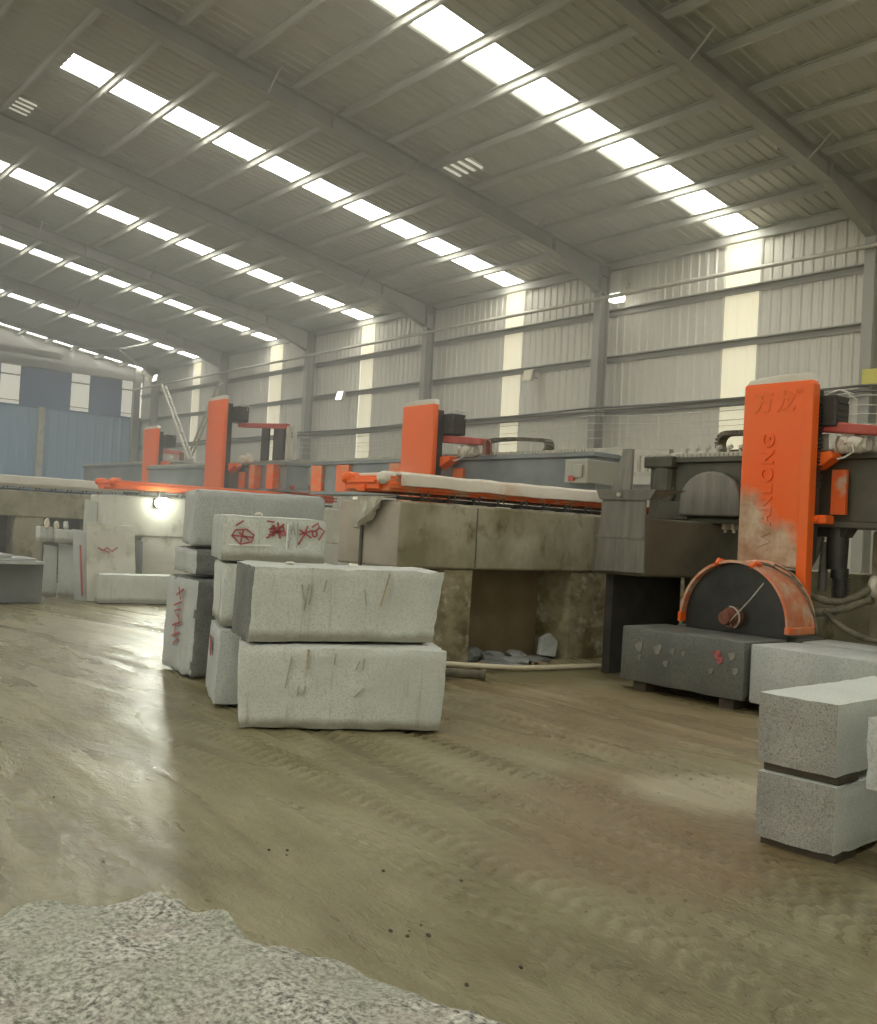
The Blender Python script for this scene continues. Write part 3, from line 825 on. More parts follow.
pl1 = plinth(7.62, .85, 9.46, 12.05, 1.98, 1.26, [11.05, 12.0], 'concdark', 'damp shaded concrete plinth behind the hanging splash plate', 'concdark', 'concdark', .6, ((9.7, 11.1, 8.3),), 'dark')  # dark back panel added to stand for the shade in the void
pl3 = plinth(19.0, 1.3, 7.25, 13.2, 2.05, 1.25, [7.86, 9.6, 11.0, 12.2], 'conc2', 'pale dusty concrete plinth carrying the work lamp', 'conc2', 'conc2', 1.2)
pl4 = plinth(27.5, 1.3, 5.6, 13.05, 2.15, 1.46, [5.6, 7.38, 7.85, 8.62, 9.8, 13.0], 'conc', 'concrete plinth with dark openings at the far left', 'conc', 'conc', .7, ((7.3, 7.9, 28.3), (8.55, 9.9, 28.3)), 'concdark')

# ------------------------------------------------------------------ bridge saws
def motor(b, L, W, z, r=.10, ln=.34, ax='L'):
    d = (1, 0, 0) if ax == 'L' else (0, 1, 0)
    def at(t):
        return (L + d[0] * t, W + d[1] * t, z)
    b.cyl(at(0), at(ln), r, 16); b.cyl(at(-.06), at(0), r * .8, 16); b.cyl(at(ln), at(ln + .08), r * .55, 12)
    for k in range(6):
        b.cyl(at(.04 + k * .05), at(.055 + k * .05), r * 1.1, 16)
    b.box(L + .08, L + .22, W - .06, W + .06, z + r * .9, z + r * 1.5)
    return b

def column_parts(root, L0, L1, W0, dep, z0, z1, mat, toothed=True, origin=None):
    """box column with its front panel (L0 near edge, L1 far edge), dust cap and side rack"""
    b = MB(); b.box(L0, L1, W0, W0 + dep, z0, z1); b.bevel(.035, 3)
    col = b.build('column', mat, root, 40, origin=origin or ((L0 + L1) / 2, W0, z0))
    b = MB()
    n = 10
    b.prism('W', [(L0 + .01, z1 - .012), (L1 - .01, z1 - .012), (L1 - .06, z1 + .05), ((L0 + L1) / 2, z1 + .085), (L0 + .05, z1 + .085)], W0 + .02, W0 + dep + .02)
    b.bevel(.015, 2)
    b.build('dust_cap', 'dust', col)
    b = MB(); b.box(L0 + .02, L0 + .12, W0 + dep, W0 + dep + .12, z0 + .1, z1 - .10)
    if toothed:
        for k in range(22):
            z = z0 + .95 + k * .045
            b.box(L0 - .015, L0 + .02, W0 + dep, W0 + dep + .10, z, z + .022)
    b.build('side_rack', 'dark', col)
    return col

def saw(label, Lw, colL, colW, ctop, cbot, beamL, beamW, beamz, colmat, beammat, tip=True, group='orange bridge saws'):
    """bridge saw: beam along L on a carriage along W; column with head travels on the beam front"""
    root = thing('bridge_saw', (colL, beamW, 0), label, 'stone saw', group)
    z0, z1 = beamz
    b = MB()
    b.box(beamL[0], beamL[1], beamW, beamW + .55, z0 + .07, z1 - .07)
    b.box(beamL[0] - .02, beamL[1] + .02, beamW - .07, beamW + .62, z1 - .07, z1)
    b.box(beamL[0] - .02, beamL[1] + .02, beamW - .07, beamW + .62, z0, z0 + .07)
    b.bevel(.008, 1)
    beam = b.build('bridge_beam', beammat, root)
    b = MB(); b.box(beamL[0] + .1, beamL[1] - .1, beamW - .04, beamW + .06, z1 + .002, z1 + .05)
    x = beamL[0] + .12
    while x < beamL[1] - .15:
        b.box(x, x + .03, beamW - .07, beamW - .04, z1 + .01, z1 + .045); x += .07
    b.build('rack_rail', 'galv', beam)
    b = MB(); b.box(beamL[0] + .05, beamL[1] - .05, beamW + .62, beamW + .80, z1 + .02, z1 + .06)
    b.box(beamL[0] + .05, beamL[1] - .05, beamW + .62, beamW + .64, z1 + .06, z1 + .13)
    b.build('cable_tray', 'galv', beam)
    return root, beam

# --- saw in front (right): fully detailed head
s1, beam1 = saw('orange bridge saw nearest the camera, its blade over the wet block', 7.6, 6.45, 10.3, 3.65, 1.45, (2.0, 8.72), 10.86, (1.97, 2.84), 'column', 'beam')
col1 = column_parts(s1, 6.00, 6.90, 10.28, .15, 1.47, 3.64, 'column')
b = MB(); b.box(5.985, 6.11, 10.272, 10.42, 1.15, 3.60); b.bevel(.015, 2); b.build('edge_rib', 'orange', col1)
b = MB(); b.box(6.15, 6.85, 10.44, 10.78, 1.95, 3.2); b.build('back_plate', 'orange', col1)

def text_mesh(body, size, name, parent, mat, loc, rot, extrude=.012):
    cu = bpy.data.curves.new(name, 'FONT'); cu.body = body; cu.size = size; cu.extrude = extrude; cu.offset = .008; cu.space_character = 1.2
    cu.align_x = 'CENTER'; cu.align_y = 'CENTER'
    t = bpy.data.objects.new(name, cu); C.objects.link(t)
    dg = bpy.context.evaluated_depsgraph_get()
    me = bpy.data.meshes.new_from_object(t.evaluated_get(dg))
    C.objects.unlink(t); bpy.data.objects.remove(t)
    me.transform(Matrix.LocRotScale(None, rot, None))
    me.materials.clear(); me.materials.append(M[mat])
    o = bpy.data.objects.new(name, me); C.objects.link(o)
    o.parent = parent
    base = Vector((0, 0, 0)); p = parent
    while p: base += p.location; p = p.parent
    me.transform(Matrix.Translation(V(loc) - base))
    return o
from mathutils import Euler
rotv = Euler((R(90), 0, 0)).to_matrix() @ Euler((0, 0, R(90))).to_matrix()
t = text_mesh('WANLONG', .225, 'lettering', col1, 'column', (6.53, 10.285, 2.37), rotv.to_quaternion(), .024)
t['label'] = 'raised capital letters running up the column'
t = text_mesh('万龙', .26, 'emblem', col1, 'orange', (6.48, 10.278, 3.39), Euler((R(90), 0, 0)).to_quaternion(), .006)
t = text_mesh('TM', .06, 'emblem', col1, 'orange', (6.18, 10.278, 3.52), Euler((R(90), 0, 0)).to_quaternion(), .006)

# blade, hub, guard
cL, cz = 6.54, .82
b = MB(); b.cyl((cL, 9.775, cz), (cL, 9.795, cz), .672, 72)
blade = b.build('blade', 'blade', s1, 30, origin=(cL, 9.785, cz))
b = MB(); b.cyl((cL, 9.69, cz + .06), (cL, 9.775, cz + .06), .12, 28); b.cyl((cL, 9.56, cz + .06), (cL, 9.69, cz + .06), .075, 20, .09)
b.build('hub', 'hub', blade)
b = MB(); b.tube([(cL - .125 * math.cos(R(a)), 9.68, cz + .06 + .125 * math.sin(R(a))) for a in range(-60, 100, 12)], .010, 6)
b.tube([(cL - .10, 9.56, cz - .02), (cL - .06, 9.58, cz + .02), (cL - .28, 9.62, cz + .28), (cL - .42, 9.66, cz + .48)], .007, 6)
b.build('water_tube', 'galv', blade)
def guard():
    b = MB()
    n = 28; r0, r1 = .685, .705
    prof = [(9.70, r0), (9.70, r1 + .012), (9.725, r1), (10.20, r1), (10.22, r1 + .025), (10.25, r1 + .025), (10.25, r0)]
    rings = []
    for i in range(n + 1):
        a = R(-3 + 186 * i / n)
        rings.append([b.bm.verts.new(V((cL - r * math.cos(a), w, cz + r * math.sin(a)))) for w, r in prof])
    m = len(prof)
    for p, q in zip(rings, rings[1:]):
        for k in range(m):
            b.bm.faces.new((p[k], p[(k + 1) % m], q[(k + 1) % m], q[k]))
    b.bm.faces.new(rings[0]); b.bm.faces.new(rings[-1][::-1])
    # back sheet of the guard
    ring = [(cL - .695 * math.cos(R(180 * i / 24)), 10.22, cz + .695 * math.sin(R(180 * i / 24))) for i in range(25)]
    b.poly_prism(ring, [(p[0], 10.235, p[2]) for p in ring])
    o = b.build('blade_guard', 'guard', s1, 35)
    for a in (70, 108):
        b = MB()
        b.tube([(cL - .69 * math.cos(R(a)), 9.67, cz + .69 * math.sin(R(a))), (cL - .745 * math.cos(R(a)), 9.74, cz + .745 * math.sin(R(a))), (cL - .72 * math.cos(R(a)), 9.86, cz + .72 * math.sin(R(a)))], .022, 8)
        b.build('lifting_lug', 'orange', o)
    b = MB(); b.box(cL + .68, cL + .72, 9.68, 9.80, cz - .05, cz + .06); b.build('stop_lug', 'orange', o)
    b = MB(); b.prism('W', [(cL - .73, cz - .06), (cL - .66, cz - .06), (cL - .66, cz + .02), (cL - .73, cz + .02)], 9.71, 10.24); b.bevel(.012, 2)
    b.build('slurry_lip', 'orange2', o)
    b = MB()
    b.tube([(cL - .18, 9.9, cz + .70), (cL - .28, 9.96, cz + .69), (cL - .40, 10.0, cz + .62), (cL - .53, 10.12, cz + .53), (cL - .65, 10.18, cz + .34), (cL - .73, 10.21, cz + .12), (cL - .75, 10.24, cz - .05)], .014, 6)
    b.tube([(cL - .26, 9.85, cz + .69), (cL - .34, 9.98, cz + .66), (cL - .28, 10.08, cz + .69), (cL - .42, 10.16, cz + .62), (cL - .57, 10.19, cz + .46)], .012, 6)
    b.build('water_hose', 'hose', o)
    b = MB(); b.box(cL - .25, cL + .25, 10.235, 10.62, cz + .35, cz + .62); b.bevel(.02, 2); b.build('head_bracket', 'dark', o)
    b = MB(); b.cyl((cL, 9.80, cz + .02), (cL, 10.7, cz + .02), .10, 20); b.build('spindle', 'dark', o)
guard()

def head_gear(root, L, W, zc, zb, s=1.0, cc='red', with_arm=True):
    """everything that hangs behind and beside a column: box, red arm, motor, bracket (L = near edge of column)"""
    b = MB(); b.box(L - .17 * s, L + .25, W + .22, W + .52, zc - .46, zc - .10); b.bevel(.02, 2)
    for k in range(4):
        b.box(L - .17 * s - .01, L - .17 * s, W + .26, W + .48, zc - .42 + k * .075, zc - .39 + k * .075)
    bx = b.build('junction_box', 'dark', root)
    b = MB()
    b.tube([(L + .05, W + .35, zc - .08), (L - .10 * s, W + .40, zc - .02), (L - .26 * s, W + .42, zc - .08), (L - .20 * s, W + .44, zc - .18)], .012, 6)
    b.tube([(L + .05, W + .45, zc - .09), (L - .14 * s, W + .5, zc - .05), (L - .26 * s, W + .5, zc - .14)], .010, 6)
    b.build('cable_loop', 'wire', bx)
    e = L - .62 * s
    b = MB() if with_arm else None
    if with_arm:
        b.hexa([(L + .15, W + .24, zb + .24), (e, W + .28, zb + .16), (e, W + .46, zb + .16), (L + .15, W + .46, zb + .24)],
               [(L + .15, W + .24, zb + .37), (e, W + .28, zb + .27), (e, W + .46, zb + .27), (L + .15, W + .46, zb + .37)])
        b.bevel(.02, 2)
        arm = b.build('arm', cc, root)
        b = MB(); b.box(e - .10, e - .03, W + .30, W + .40, zb + .0, zb + .22); b.tube([(e + .03, W + .38, zb + .22), (e - .08, W + .38, zb + .25), (e - .14, W + .38, zb + .20), (e - .15, W + .38, zb + .02)], .018, 6)
        b.build('arm_post', 'hub', arm)
    b = MB(); motor(b, L - .42 * s, W + .40, zb + .08, .095, .26)
    b.blob((L - .36 * s, W + .30, zb + .10), (.09, .05, .07), 2, .4, 3); b.blob((L - .25 * s, W + .31, zb + .12), (.08, .05, .05), 2, .4, 8)
    mo = b.build('motor', 'dust', root, 40)
    b = MB(); b.tube([(L - .36 * s, W + .26, zb + .06), (L - .40 * s, W + .22, zb - .02), (L - .30 * s, W + .22, zb - .08), (L - .2 * s, W + .24, zb - .10)], .011, 6)
    b.build('motor_cable', 'wire', mo)
    b = MB(); b.prism('W', [(L + .15, zb - .02), (L - .14 * s, zb - .01), (L - .16 * s, zb - .08), (L + .02, zb - .20), (L + .15, zb - .24)], W + .20, W + .42); b.bevel(.012, 1)
    b.build('travel_bracket', 'orange', root)
    b = MB(); b.box(L - .20 * s, L - .02 * s, W + .46, W + .51, zb - .72, zb - .20)
    b.build('slide_plate', 'orange2', root)
    b = MB(); b.box(L - .14 * s, L + .12, W + .16, W + .34, zb - .84, zb - .74); b.cyl((L - .02, W + .12, zb - .79), (L - .02, W + .16, zb - .79), .04, 12); b.bevel(.01, 1)
    b.build('guide_shoe', 'orange', root)

head_gear(s1, 6.0, 10.28, 3.58, 2.84)
b = MB(); b.box(5.98, 6.12, 10.62, 10.64, 2.86, 3.05); b.build('white_plate', 'galv', s1)
# cable chain loop above the beam left of the column
def chain(root, pts, r, W, hw=.09):
    b = MB()
    P = [Vector(p) for p in pts]
    for i in range(len(P) - 1):
        a, c = P[i], P[i + 1]
        n = max(1, int((c - a).length / .055))
        for k in range(n):
            p = a.lerp(c, (k + .08) / n); q = a.lerp(c, (k + .92) / n)
            d = (q - p).normalized(); s = Vector((-d.y, d.x)) * r
            b.poly_prism([(p.x + s.x, W - hw, p.y + s.y), (q.x + s.x, W - hw, q.y + s.y), (q.x - s.x, W - hw, q.y - s.y), (p.x - s.x, W - hw, p.y - s.y)],
                         [(p.x + s.x, W + hw, p.y + s.y), (q.x + s.x, W + hw, q.y + s.y), (q.x - s.x, W + hw, q.y - s.y), (p.x - s.x, W + hw, p.y - s.y)])
    return b.build('cable_chain', 'hose', root)
chain(s1, [(7.0, 3.19), (7.75, 3.19)] + [(7.75 + .13 * math.sin(R(a)), 3.06 + .13 * math.cos(R(a))) for a in range(0, 181, 20)] + [(7.6, 2.935), (7.0, 2.935)], .03, 11.25)
# far end of the first saw: end box, slanted plate, rollers, dusty cover
b = MB(); b.box(8.25, 8.72, 10.70, 11.5, 2.70, 2.86); b.cyl((8.45, 10.80, 2.36), (8.45, 11.4, 2.36), .18, 20); b.cyl((8.45, 10.84, 2.36), (8.45, 10.84 + .02, 2.70), .16, 16); b.box(8.0, 8.5, 10.75, 11.4, 2.0, 2.25)
b.bevel(.015, 1); b.build('end_truck', 'beam', s1)
b = MB(); b.hexa([(8.98, 10.35, 2.34), (8.64, 10.35, 2.34), (8.64, 10.40, 2.34), (8.98, 10.40, 2.34)], [(8.88, 10.45, 2.94), (8.72, 10.45, 2.94), (8.72, 10.50, 2.94), (8.88, 10.50, 2.94)])
b.build('end_plate', 'greyplate', s1)
b = MB()
ring = [(8.08, 2.06)] + [(7.62 + .46 * math.cos(R(a)), 2.26 + .38 * math.sin(R(a))) for a in range(0, 181, 12)] + [(7.16, 2.06)]
b.prism('W', ring, 10.68, 10.80); b.bevel(.03, 3); b.build('beam_cover', 'greyplate', s1, 40)
b = MB()
for k in range(9):
    L = 8.25 - k * .17
    b.cyl((L, 11.0, 2.90), (L, 11.0, 3.0), .022, 8); b.cyl((L, 11.0, 2.97), (L - .05, 11.0, 2.99), .03, 8)
b.tube([(8.5, 11.0, 2.90), (6.95, 11.0, 2.90)], .02, 6)
b.build('valve_row', 'galv', s1)
for k in range(8):
    L = 8.15 - k * .13
    b = MB(); b.box(L, L + .05, 10.9, 11.0, 1.90, 1.972); b.cyl((L + .03, 10.95, 1.86), (L + .03, 10.95, 1.905), .02, 8)
    b.build('rail_clip', 'pipe', s1)
# bellows / lift cylinder under the beam on the right
DX = .26
b = MB(); b.cyl((5.74 + DX, 10.98, 1.97), (5.74 + DX, 10.98, 1.48), .13, 20, .115); b.cyl((5.70 + DX, 10.98, 1.50), (5.70 + DX, 10.98, 1.38), .10, 18)
for k in range(9):
    b.cyl((5.68 + DX, 10.98, 1.14 + k * .028), (5.68 + DX, 10.98, 1.155 + k * .028), .10, 18)
b.cyl((5.68 + DX, 10.98, 1.10), (5.68 + DX, 10.98, 1.45), .075, 16)
b.prism('W', [(6.31, 1.97), (5.81, 1.97), (5.88, 1.86), (6.21, 1.86)], 10.88, 11.08)
b.build('lift_cylinder', 'dark', s1, 40)
b = MB(); b.tube([(5.95 + DX, 10.97, 1.86), (6.0 + DX, 10.95, 1.62), (6.10 + DX, 10.92, 1.40)], [.05, .035, .03], 8); b.cyl((5.90 + DX, 10.99, 1.80), (5.92 + DX, 10.99, 1.22), .05, 12)
b.build('hydraulic_pipe', 'greyplate', s1, 40)
b = MB()
b.tube([(6.05, 10.5, 1.18), (5.9, 10.6, 1.12), (5.75, 10.7, 1.12), (5.6, 10.8, 1.22), (5.5, 10.82, 1.30)], .045, 10)
b.tube([(6.0, 10.45, .98), (5.85, 10.55, 1.0), (5.70, 10.7, 1.06), (5.58, 10.85, 1.15), (5.48, 10.86, 1.17)], .05, 10)
b.build('suction_hose', 'hose', s1, 40)
b = MB(); b.tube([(5.86, 10.5, 1.02), (5.75, 10.5, .92), (5.6, 10.5, .83), (5.4, 10.5, .76), (5.1, 10.5, .74), (4.6, 10.55, .90), (4.3, 10.7, 1.3), (4.25, 10.86, 1.9)], .035, 10)
b.build('feed_hose', 'hose', s1, 40)
b = MB(); b.blob((5.48, 10.86, 1.32), (.07, .07, .13), 2, .3, 2); b.blob((5.58, 10.9, 1.20), (.09, .07, .05), 2, .3, 4)
b.build('float_valve', 'galv', s1, 40)
# splash plate hung on the front of the dark plinth
sp = thing('splash_plate', (7.95, 9.4, 1.3), 'grey sheet metal splash plate with flat lip, hanging on the dark plinth', 'metal plate')
b = MB(); b.hexa([(7.58, 9.40, 1.31), (8.36, 9.40, 1.30), (8.36, 9.42, 1.30), (7.58, 9.42, 1.31)], [(7.60, 9.40, 2.20), (8.28, 9.40, 2.20), (8.28, 9.42, 2.20), (7.60, 9.42, 2.20)])
b.box(7.60, 8.34, 9.385, 9.40, 1.72, 1.745)
b.build('hanging_sheet', 'greyplate', sp)
b = MB(); b.hexa([(7.52, 9.37, 2.19), (8.30, 9.37, 2.19), (8.30, 9.43, 2.19), (7.52, 9.43, 2.19)], [(7.42, 9.36, 2.315), (8.36, 9.36, 2.315), (8.36, 9.95, 2.335), (7.42, 9.95, 2.335)])
b.build('lip', 'greyplate', sp)
b = MB(); b.cyl((7.98, 9.335, 2.25), (7.98, 9.37, 2.25), .025, 10); b.build('bolt', 'galv', sp)

# concrete post and stub at the right edge behind the hoses
b = MB(); b.box(5.0, 5.78, 11.35, 11.8, 0, 1.96); b.bevel(.04, 2)
tag(b.build('concrete_post', 'conc', None, 40), 'stained concrete post under the beam at the right picture edge', 'post')
b = MB(); b.box(4.6, 8.3, 12.6, 12.85, 0, 1.42); b.bevel(.02, 1)
tag(b.build('low_concrete_wall', 'conc', None, 40), 'low concrete wall standing behind the blade and hoses', 'low wall')
for i, (L, wd, hz, mt, lb) in enumerate(((7.62, .10, 1.95, 'conc2', 'pale upright slab standing left among the slabs behind the saw'), (7.44, .10, 2.02, 'dustpink', 'pinkish upright slab in the middle of the slabs behind the saw'), (7.26, .10, 1.98, 'conc2', 'pale upright slab standing right among the slabs behind the saw'))):
    b = MB(); b.box(L - wd, L + wd * .5, 13.3, 13.36, 0, hz); b.bevel(.01, 1)
    tag(b.build('stone_slab', mt), lb, 'stone slab', 'slabs behind the front saw')

# --- the other three saws
def carriage(root, L0, W0, W1, zb, zt, cover, tipmat, covw0):
    """end carriage running across on its plinth: orange front end with two wheel motors, dust cover along the side"""
    b = MB(); b.box(L0 + .02, L0 + .98, W0, W1, zb + .03, zt - .02)
    b.box(L0 - .01, L0 + 1.0, W0 + .02, W1, zb + .06, zb + .14)
    b.bevel(.012, 1)
    car = b.build('end_carriage', tipmat, root)
    b = MB()
    b.box(L0 + .16, L0 + .84, W0 - .06, W0, zb + .05, zt - .05); b.box(L0 + .20, L0 + .80, W0 - .09, W0 - .06, zb + .12, zb + .16)
    b.box(L0 + .42, L0 + .58, W0 - .09, W0 - .06, zb + .02, zb + .10)
    b.bevel(.01, 1); b.build('end_bumper', 'orange', car)
    for L, mt in ((L0 + .10, 'dust' if cover else 'orange'), (L0 + .86, 'orange')):
        b = MB(); b.cyl((L, W0 - .05, zt - .05), (L, W0 + .10, zt - .05), .08, 18); b.tube([(L, W0 - .05, zt - .05), (L, W0 - .09, zt - .05), (L, W0 - .115, zt - .05)], [.075, .06, .03], 16)
        b.build('wheel_motor', mt, car, 40)
    if cover:
        b = MB()
        prof = [(L0 - .03, zb + .10), (L0 - .05, zb + .10), (L0 - .05, zt + .0), (L0 + .0, zt + .03), (L0 + .9, zt + .03), (L0 + .9, zt - .015), (L0 - .03, zt - .015)]
        b.prism('W', prof, covw0, W1 - .2); b.bevel(.008, 1)
        bm = b.bm
        lon = [e for e in bm.edges if abs(e.verts[0].co.y - e.verts[1].co.y) > .5]
        bmesh.ops.subdivide_edges(bm, edges=lon, cuts=30)
        for v in bm.verts:
            v.co.z += .018 * noise.noise(v.co * 2.2)
        b.build('dust_cover', cover, car, 40)
    b = MB(); b.box(L0 + .06, L0 + .14, W0 + .2, W1, zb - .06, zb - .015)
    b.build('rail', 'dark', car)
    k = 0
    w = W0 + .45
    while w < W1 - .3:
        b = MB(); b.box(L0 - .02, L0 + .16, w, w + .05, zb - .065, zb - .02); b.box(L0 - .03, L0 + .0, w + .01, w + .04, zb - .065, zb + .03); b.cyl((L0 - .02, w + .12, zb - .05), (L0 - .02, w + .12, zb + .05), .012, 6)
        b.build('rail_clamp', 'dark', car)
        w += .42
    return car

# second saw (middle)
s2, beam2 = saw('orange bridge saw in the middle, column above the plinth with square opening', 9.4, 13.6, 10.5, 3.87, 1.6, (9.85, 17.7), 11.0, (2.30, 2.98), 'orange', 'beamblue')
col2 = column_parts(s2, 13.12, 14.02, 10.48, .12, 2.1, 3.86, 'orange', False)
head_gear(s2, 13.12, 10.48, 3.80, 2.98, 1.5)
carriage(s2, 9.42, 6.92, 12.9, 2.10, 2.34, 'dustpink', 'orange2', 7.05)
b = MB(); b.box(9.82, 10.28, 10.78, 11.6, 2.50, 2.86); b.box(9.9, 10.1, 10.74, 10.78, 2.58, 2.78); b.bevel(.05, 3); b.build('end_cover', 'steel', s2)
b = MB(); b.box(10.06, 10.16, 10.74, 10.78, 2.53, 2.61); b.build('warning_light', 'red', s2)
b = MB(); b.box(8.92, 10.6, 11.5, 11.56, 2.96, 3.04); b.box(8.90, 8.98, 11.48, 11.58, 2.40, 3.04); b.box(8.95, 9.6, 11.5, 11.55, 2.66, 2.72)
for k in range(5): b.box(9.0 + k * .15, 9.05 + k * .15, 11.5, 11.54, 2.72, 2.96)
b.build('tray_bracket', 'galv', s2)
pts = [(12.9, 3.22)] + [(12.9 - 1.7 * t, 3.22 + .05 * math.sin(math.pi * t)) for t in (.2, .4, .6, .8, 1)] + [(11.13 - .1 * math.sin(R(a)), 3.12 + .1 * math.cos(R(a))) for a in range(0, 181, 30)]
chain(s2, pts, .025, 11.2)
for l0, l1 in ((14.6, 14.95), (16.3, 16.75), (17.3, 17.7)):
    b = MB(); b.box(l0, l1, 10.93, 11.0, 2.36, 2.90); b.build('slide_plate', 'orange2', s2)

# third saw
s3, beam3 = saw('orange bridge saw with the tallest raised column, third in line from the camera', 19.0, 21.6, 10.6, 4.5, 1.8, (19.0, 26.6), 11.1, (2.36, 3.02), 'orange', 'beamblue')
col3 = column_parts(s3, 21.15, 22.02, 10.58, .12, 2.1, 4.52, 'orange', False)
head_gear(s3, 21.15, 10.58, 4.45, 3.02, 1.6, 'red', False)
b = MB(); b.hexa([(21.14, 10.95, 3.88), (18.95, 10.99, 3.74), (18.95, 11.1, 3.74), (21.14, 11.1, 3.88)], [(21.14, 10.95, 3.98), (18.95, 10.99, 3.86), (18.95, 11.1, 3.86), (21.14, 11.1, 3.98)]); b.bevel(.015, 1); b.build('arm', 'red', s3)
for l0, l1 in ((18.85, 18.93), (18.6, 18.65)):
    b = MB(); b.box(l0, l1, 11.0, 11.08, 3.05, 3.80); b.build('arm_post', 'galv', s3)
for l0, l1 in ((19.75, 20.05), (19.05, 19.5)):
    b = MB(); b.box(l0, l1, 11.0, 11.06, 3.06, 3.80); b.build('hanging_panel', 'dark', s3)
for l0, l1 in ((20.15, 20.4), (19.3, 19.6)):
    b = MB(); b.box(l0, l1, 10.93, 11.1, 2.42, 2.96); b.build('slide_plate', 'orange2', s3)
carriage(s3, 19.02, 7.30, 12.4, 2.14, 2.36, None, 'orange', 7.4)
b = MB()
for k in range(3): b.box(18.96, 19.02, 11.2, 12.45, 2.20 + k * .07, 2.23 + k * .07)
b.box(18.95, 19.4, 11.2, 11.3, 2.42, 2.50); b.box(18.95, 19.4, 12.3, 12.4, 2.42, 2.50); b.bevel(.005, 1); b.build('guide_bars', 'red', s3)

# fourth saw (farthest)
s4, beam4 = saw('orange bridge saw farthest from the camera, in front of the blue wall', 27.5, 28.6, 11.9, 4.3, 1.8, (27.8, 35.5), 12.4, (2.60, 3.32), 'orange', 'beamblue')
col4 = column_parts(s4, 28.1, 29.05, 11.9, .12, 2.3, 4.29, 'orange', False)
head_gear(s4, 28.1, 11.9, 4.2, 3.32, 1.6)
carriage(s4, 27.52, 6.2, 13.0, 2.22, 2.52, 'dust', 'dustpink', 6.3)

# ------------------------------------------------------------------ small things around the plinths
def drape():
    """rag hanging over the top front edge of the second plinth"""
    b = MB()
    g = {}
    nu, nv = 22, 20
    for i in range(nu + 1):
        for j in range(nv + 1):
            u, v = i / nu, j / nv
            wdt = .62 * (1 - .45 * v)
            L = 9.84 - (u - .5) * wdt + .12 * v
            fold = .05 * math.sin(u * 15 + 2.5 * v) + .03 * math.sin(u * 31 - 4 * v)
            drop = .40 * (1 - .55 * u * u)
            if v < .2:
                W = 7.20 - .17 * v / .2; z = 2.075
            else:
                W = 7.0 - abs(fold) * (.3 + v) - .03; z = 2.07 - drop * (v - .2) / .8
            g[i, j] = b.bm.verts.new(V((L, W, z + .01 * noise.noise(Vector((u * 6, v * 6, 0))))))
    for i in range(nu):
        for j in range(nv):
            b.bm.faces.new((g[i, j], g[i + 1, j], g[i + 1, j + 1], g[i, j + 1]))
    bmesh.ops.recalc_face_normals(b.bm, faces=b.bm.faces)
    bmesh.ops.solidify(b.bm, geom=b.bm.faces[:], thickness=.012)
    tag(b.build('cloth_rag', 'cloth', None, 70), 'crumpled grey rag hanging over the end of the plinth with square opening', 'rag')
drape()

# pipes on the floor
b = MB(); b.tube([(9.55, 7.3, .05), (9.35, 7.85, .05), (9.05, 8.15, .05), (8.85, 8.45, .045), (8.72, 8.9, .04), (8.62, 9.6, .04), (8.50, 10.1, .05), (8.46, 10.4, .05)], .032, 10)
tag(b.build('floor_pipe', 'pipe', None, 40), 'cream plastic pipe lying on the floor between front stack and saw bed', 'pipe')
b = MB(); b.tube([(8.9, 7.2, .06), (8.55, 7.50, .06), (8.42, 7.62, .06)], .055, 12); b.tube([(8.42, 7.62, .06), (8.38, 7.66, .06)], .068, 12)
tag(b.build('floor_pipe', 'hose', None, 40), 'short dark pipe end on the floor right of the front stack', 'pipe')
b = MB(); b.box(8.9, 8.94, 9.0, 9.03, -.015, .07)
tag(b.build('pipe_peg', 'wood'), 'tiny wooden peg beside the cream floor pipe', 'peg')
# rubble in the plinth opening
rnd = random.Random(12)
spots = [(9.15, 8.5, .30, .22, .10, 'granitedark'), (9.25, 8.9, .38, .28, .12, 'wetstone'), (9.3, 9.35, .30, .26, .10, 'granitedark'), (9.0, 9.15, .25, .16, .07, 'brown'), (9.45, 8.75, .32, .25, .17, 'granitedark'),
         (9.05, 8.75, .22, .14, .06, 'wetstone'), (9.5, 9.2, .34, .24, .16, 'wetstone'), (8.98, 9.55, .26, .14, .05, 'brown'), (9.2, 8.3, .2, .16, .07, 'brown'), (9.75, 8.6, .3, .3, .20, 'granitedark')]
names = ['dark flat stone at the left foot of the plinth opening', 'grey flat stone in the rubble left of middle in the plinth opening', 'dark flat stone right of middle in the plinth opening', 'brown broken stone in front of the plinth opening',
         'dark stone further inside the plinth opening', 'small wet stone at the front of the rubble in the plinth opening', 'wet grey stone heaped inside the plinth opening', 'thin brown stone by the cream pipe before the plinth opening', 'small brown stone against the left leg of the plinth', 'dark stone at the back of the rubble in the plinth opening']
for i, (L, W, a, c, h, mt) in enumerate(spots):
    b = MB(); b.blob((L, W, h * .42), (a * .6, c * .7, h * .6), 2, .5, i + 3, 1.6)
    for v in b.bm.verts:
        v.co.z = max(-.015, min(v.co.z, h * .9))
    tag(b.build('rubble_stone', mt, None, 25), names[i], 'stone', 'rubble in the plinth opening')
b = MB()
b.poly_prism([(9.55, 9.72, .05), (9.60, 9.80, .28), (9.62, 9.98, .34), (9.60, 10.12, .22), (9.52, 10.0, .02)], [(9.63, 9.72, .05), (9.68, 9.80, .28), (9.70, 9.98, .34), (9.68, 10.12, .22), (9.60, 10.0, .02)])
b.bevel(.01, 1)
tag(b.build('stone_offcut', 'granite2'), 'pale pointed slab offcut leaning inside the plinth opening', 'stone')

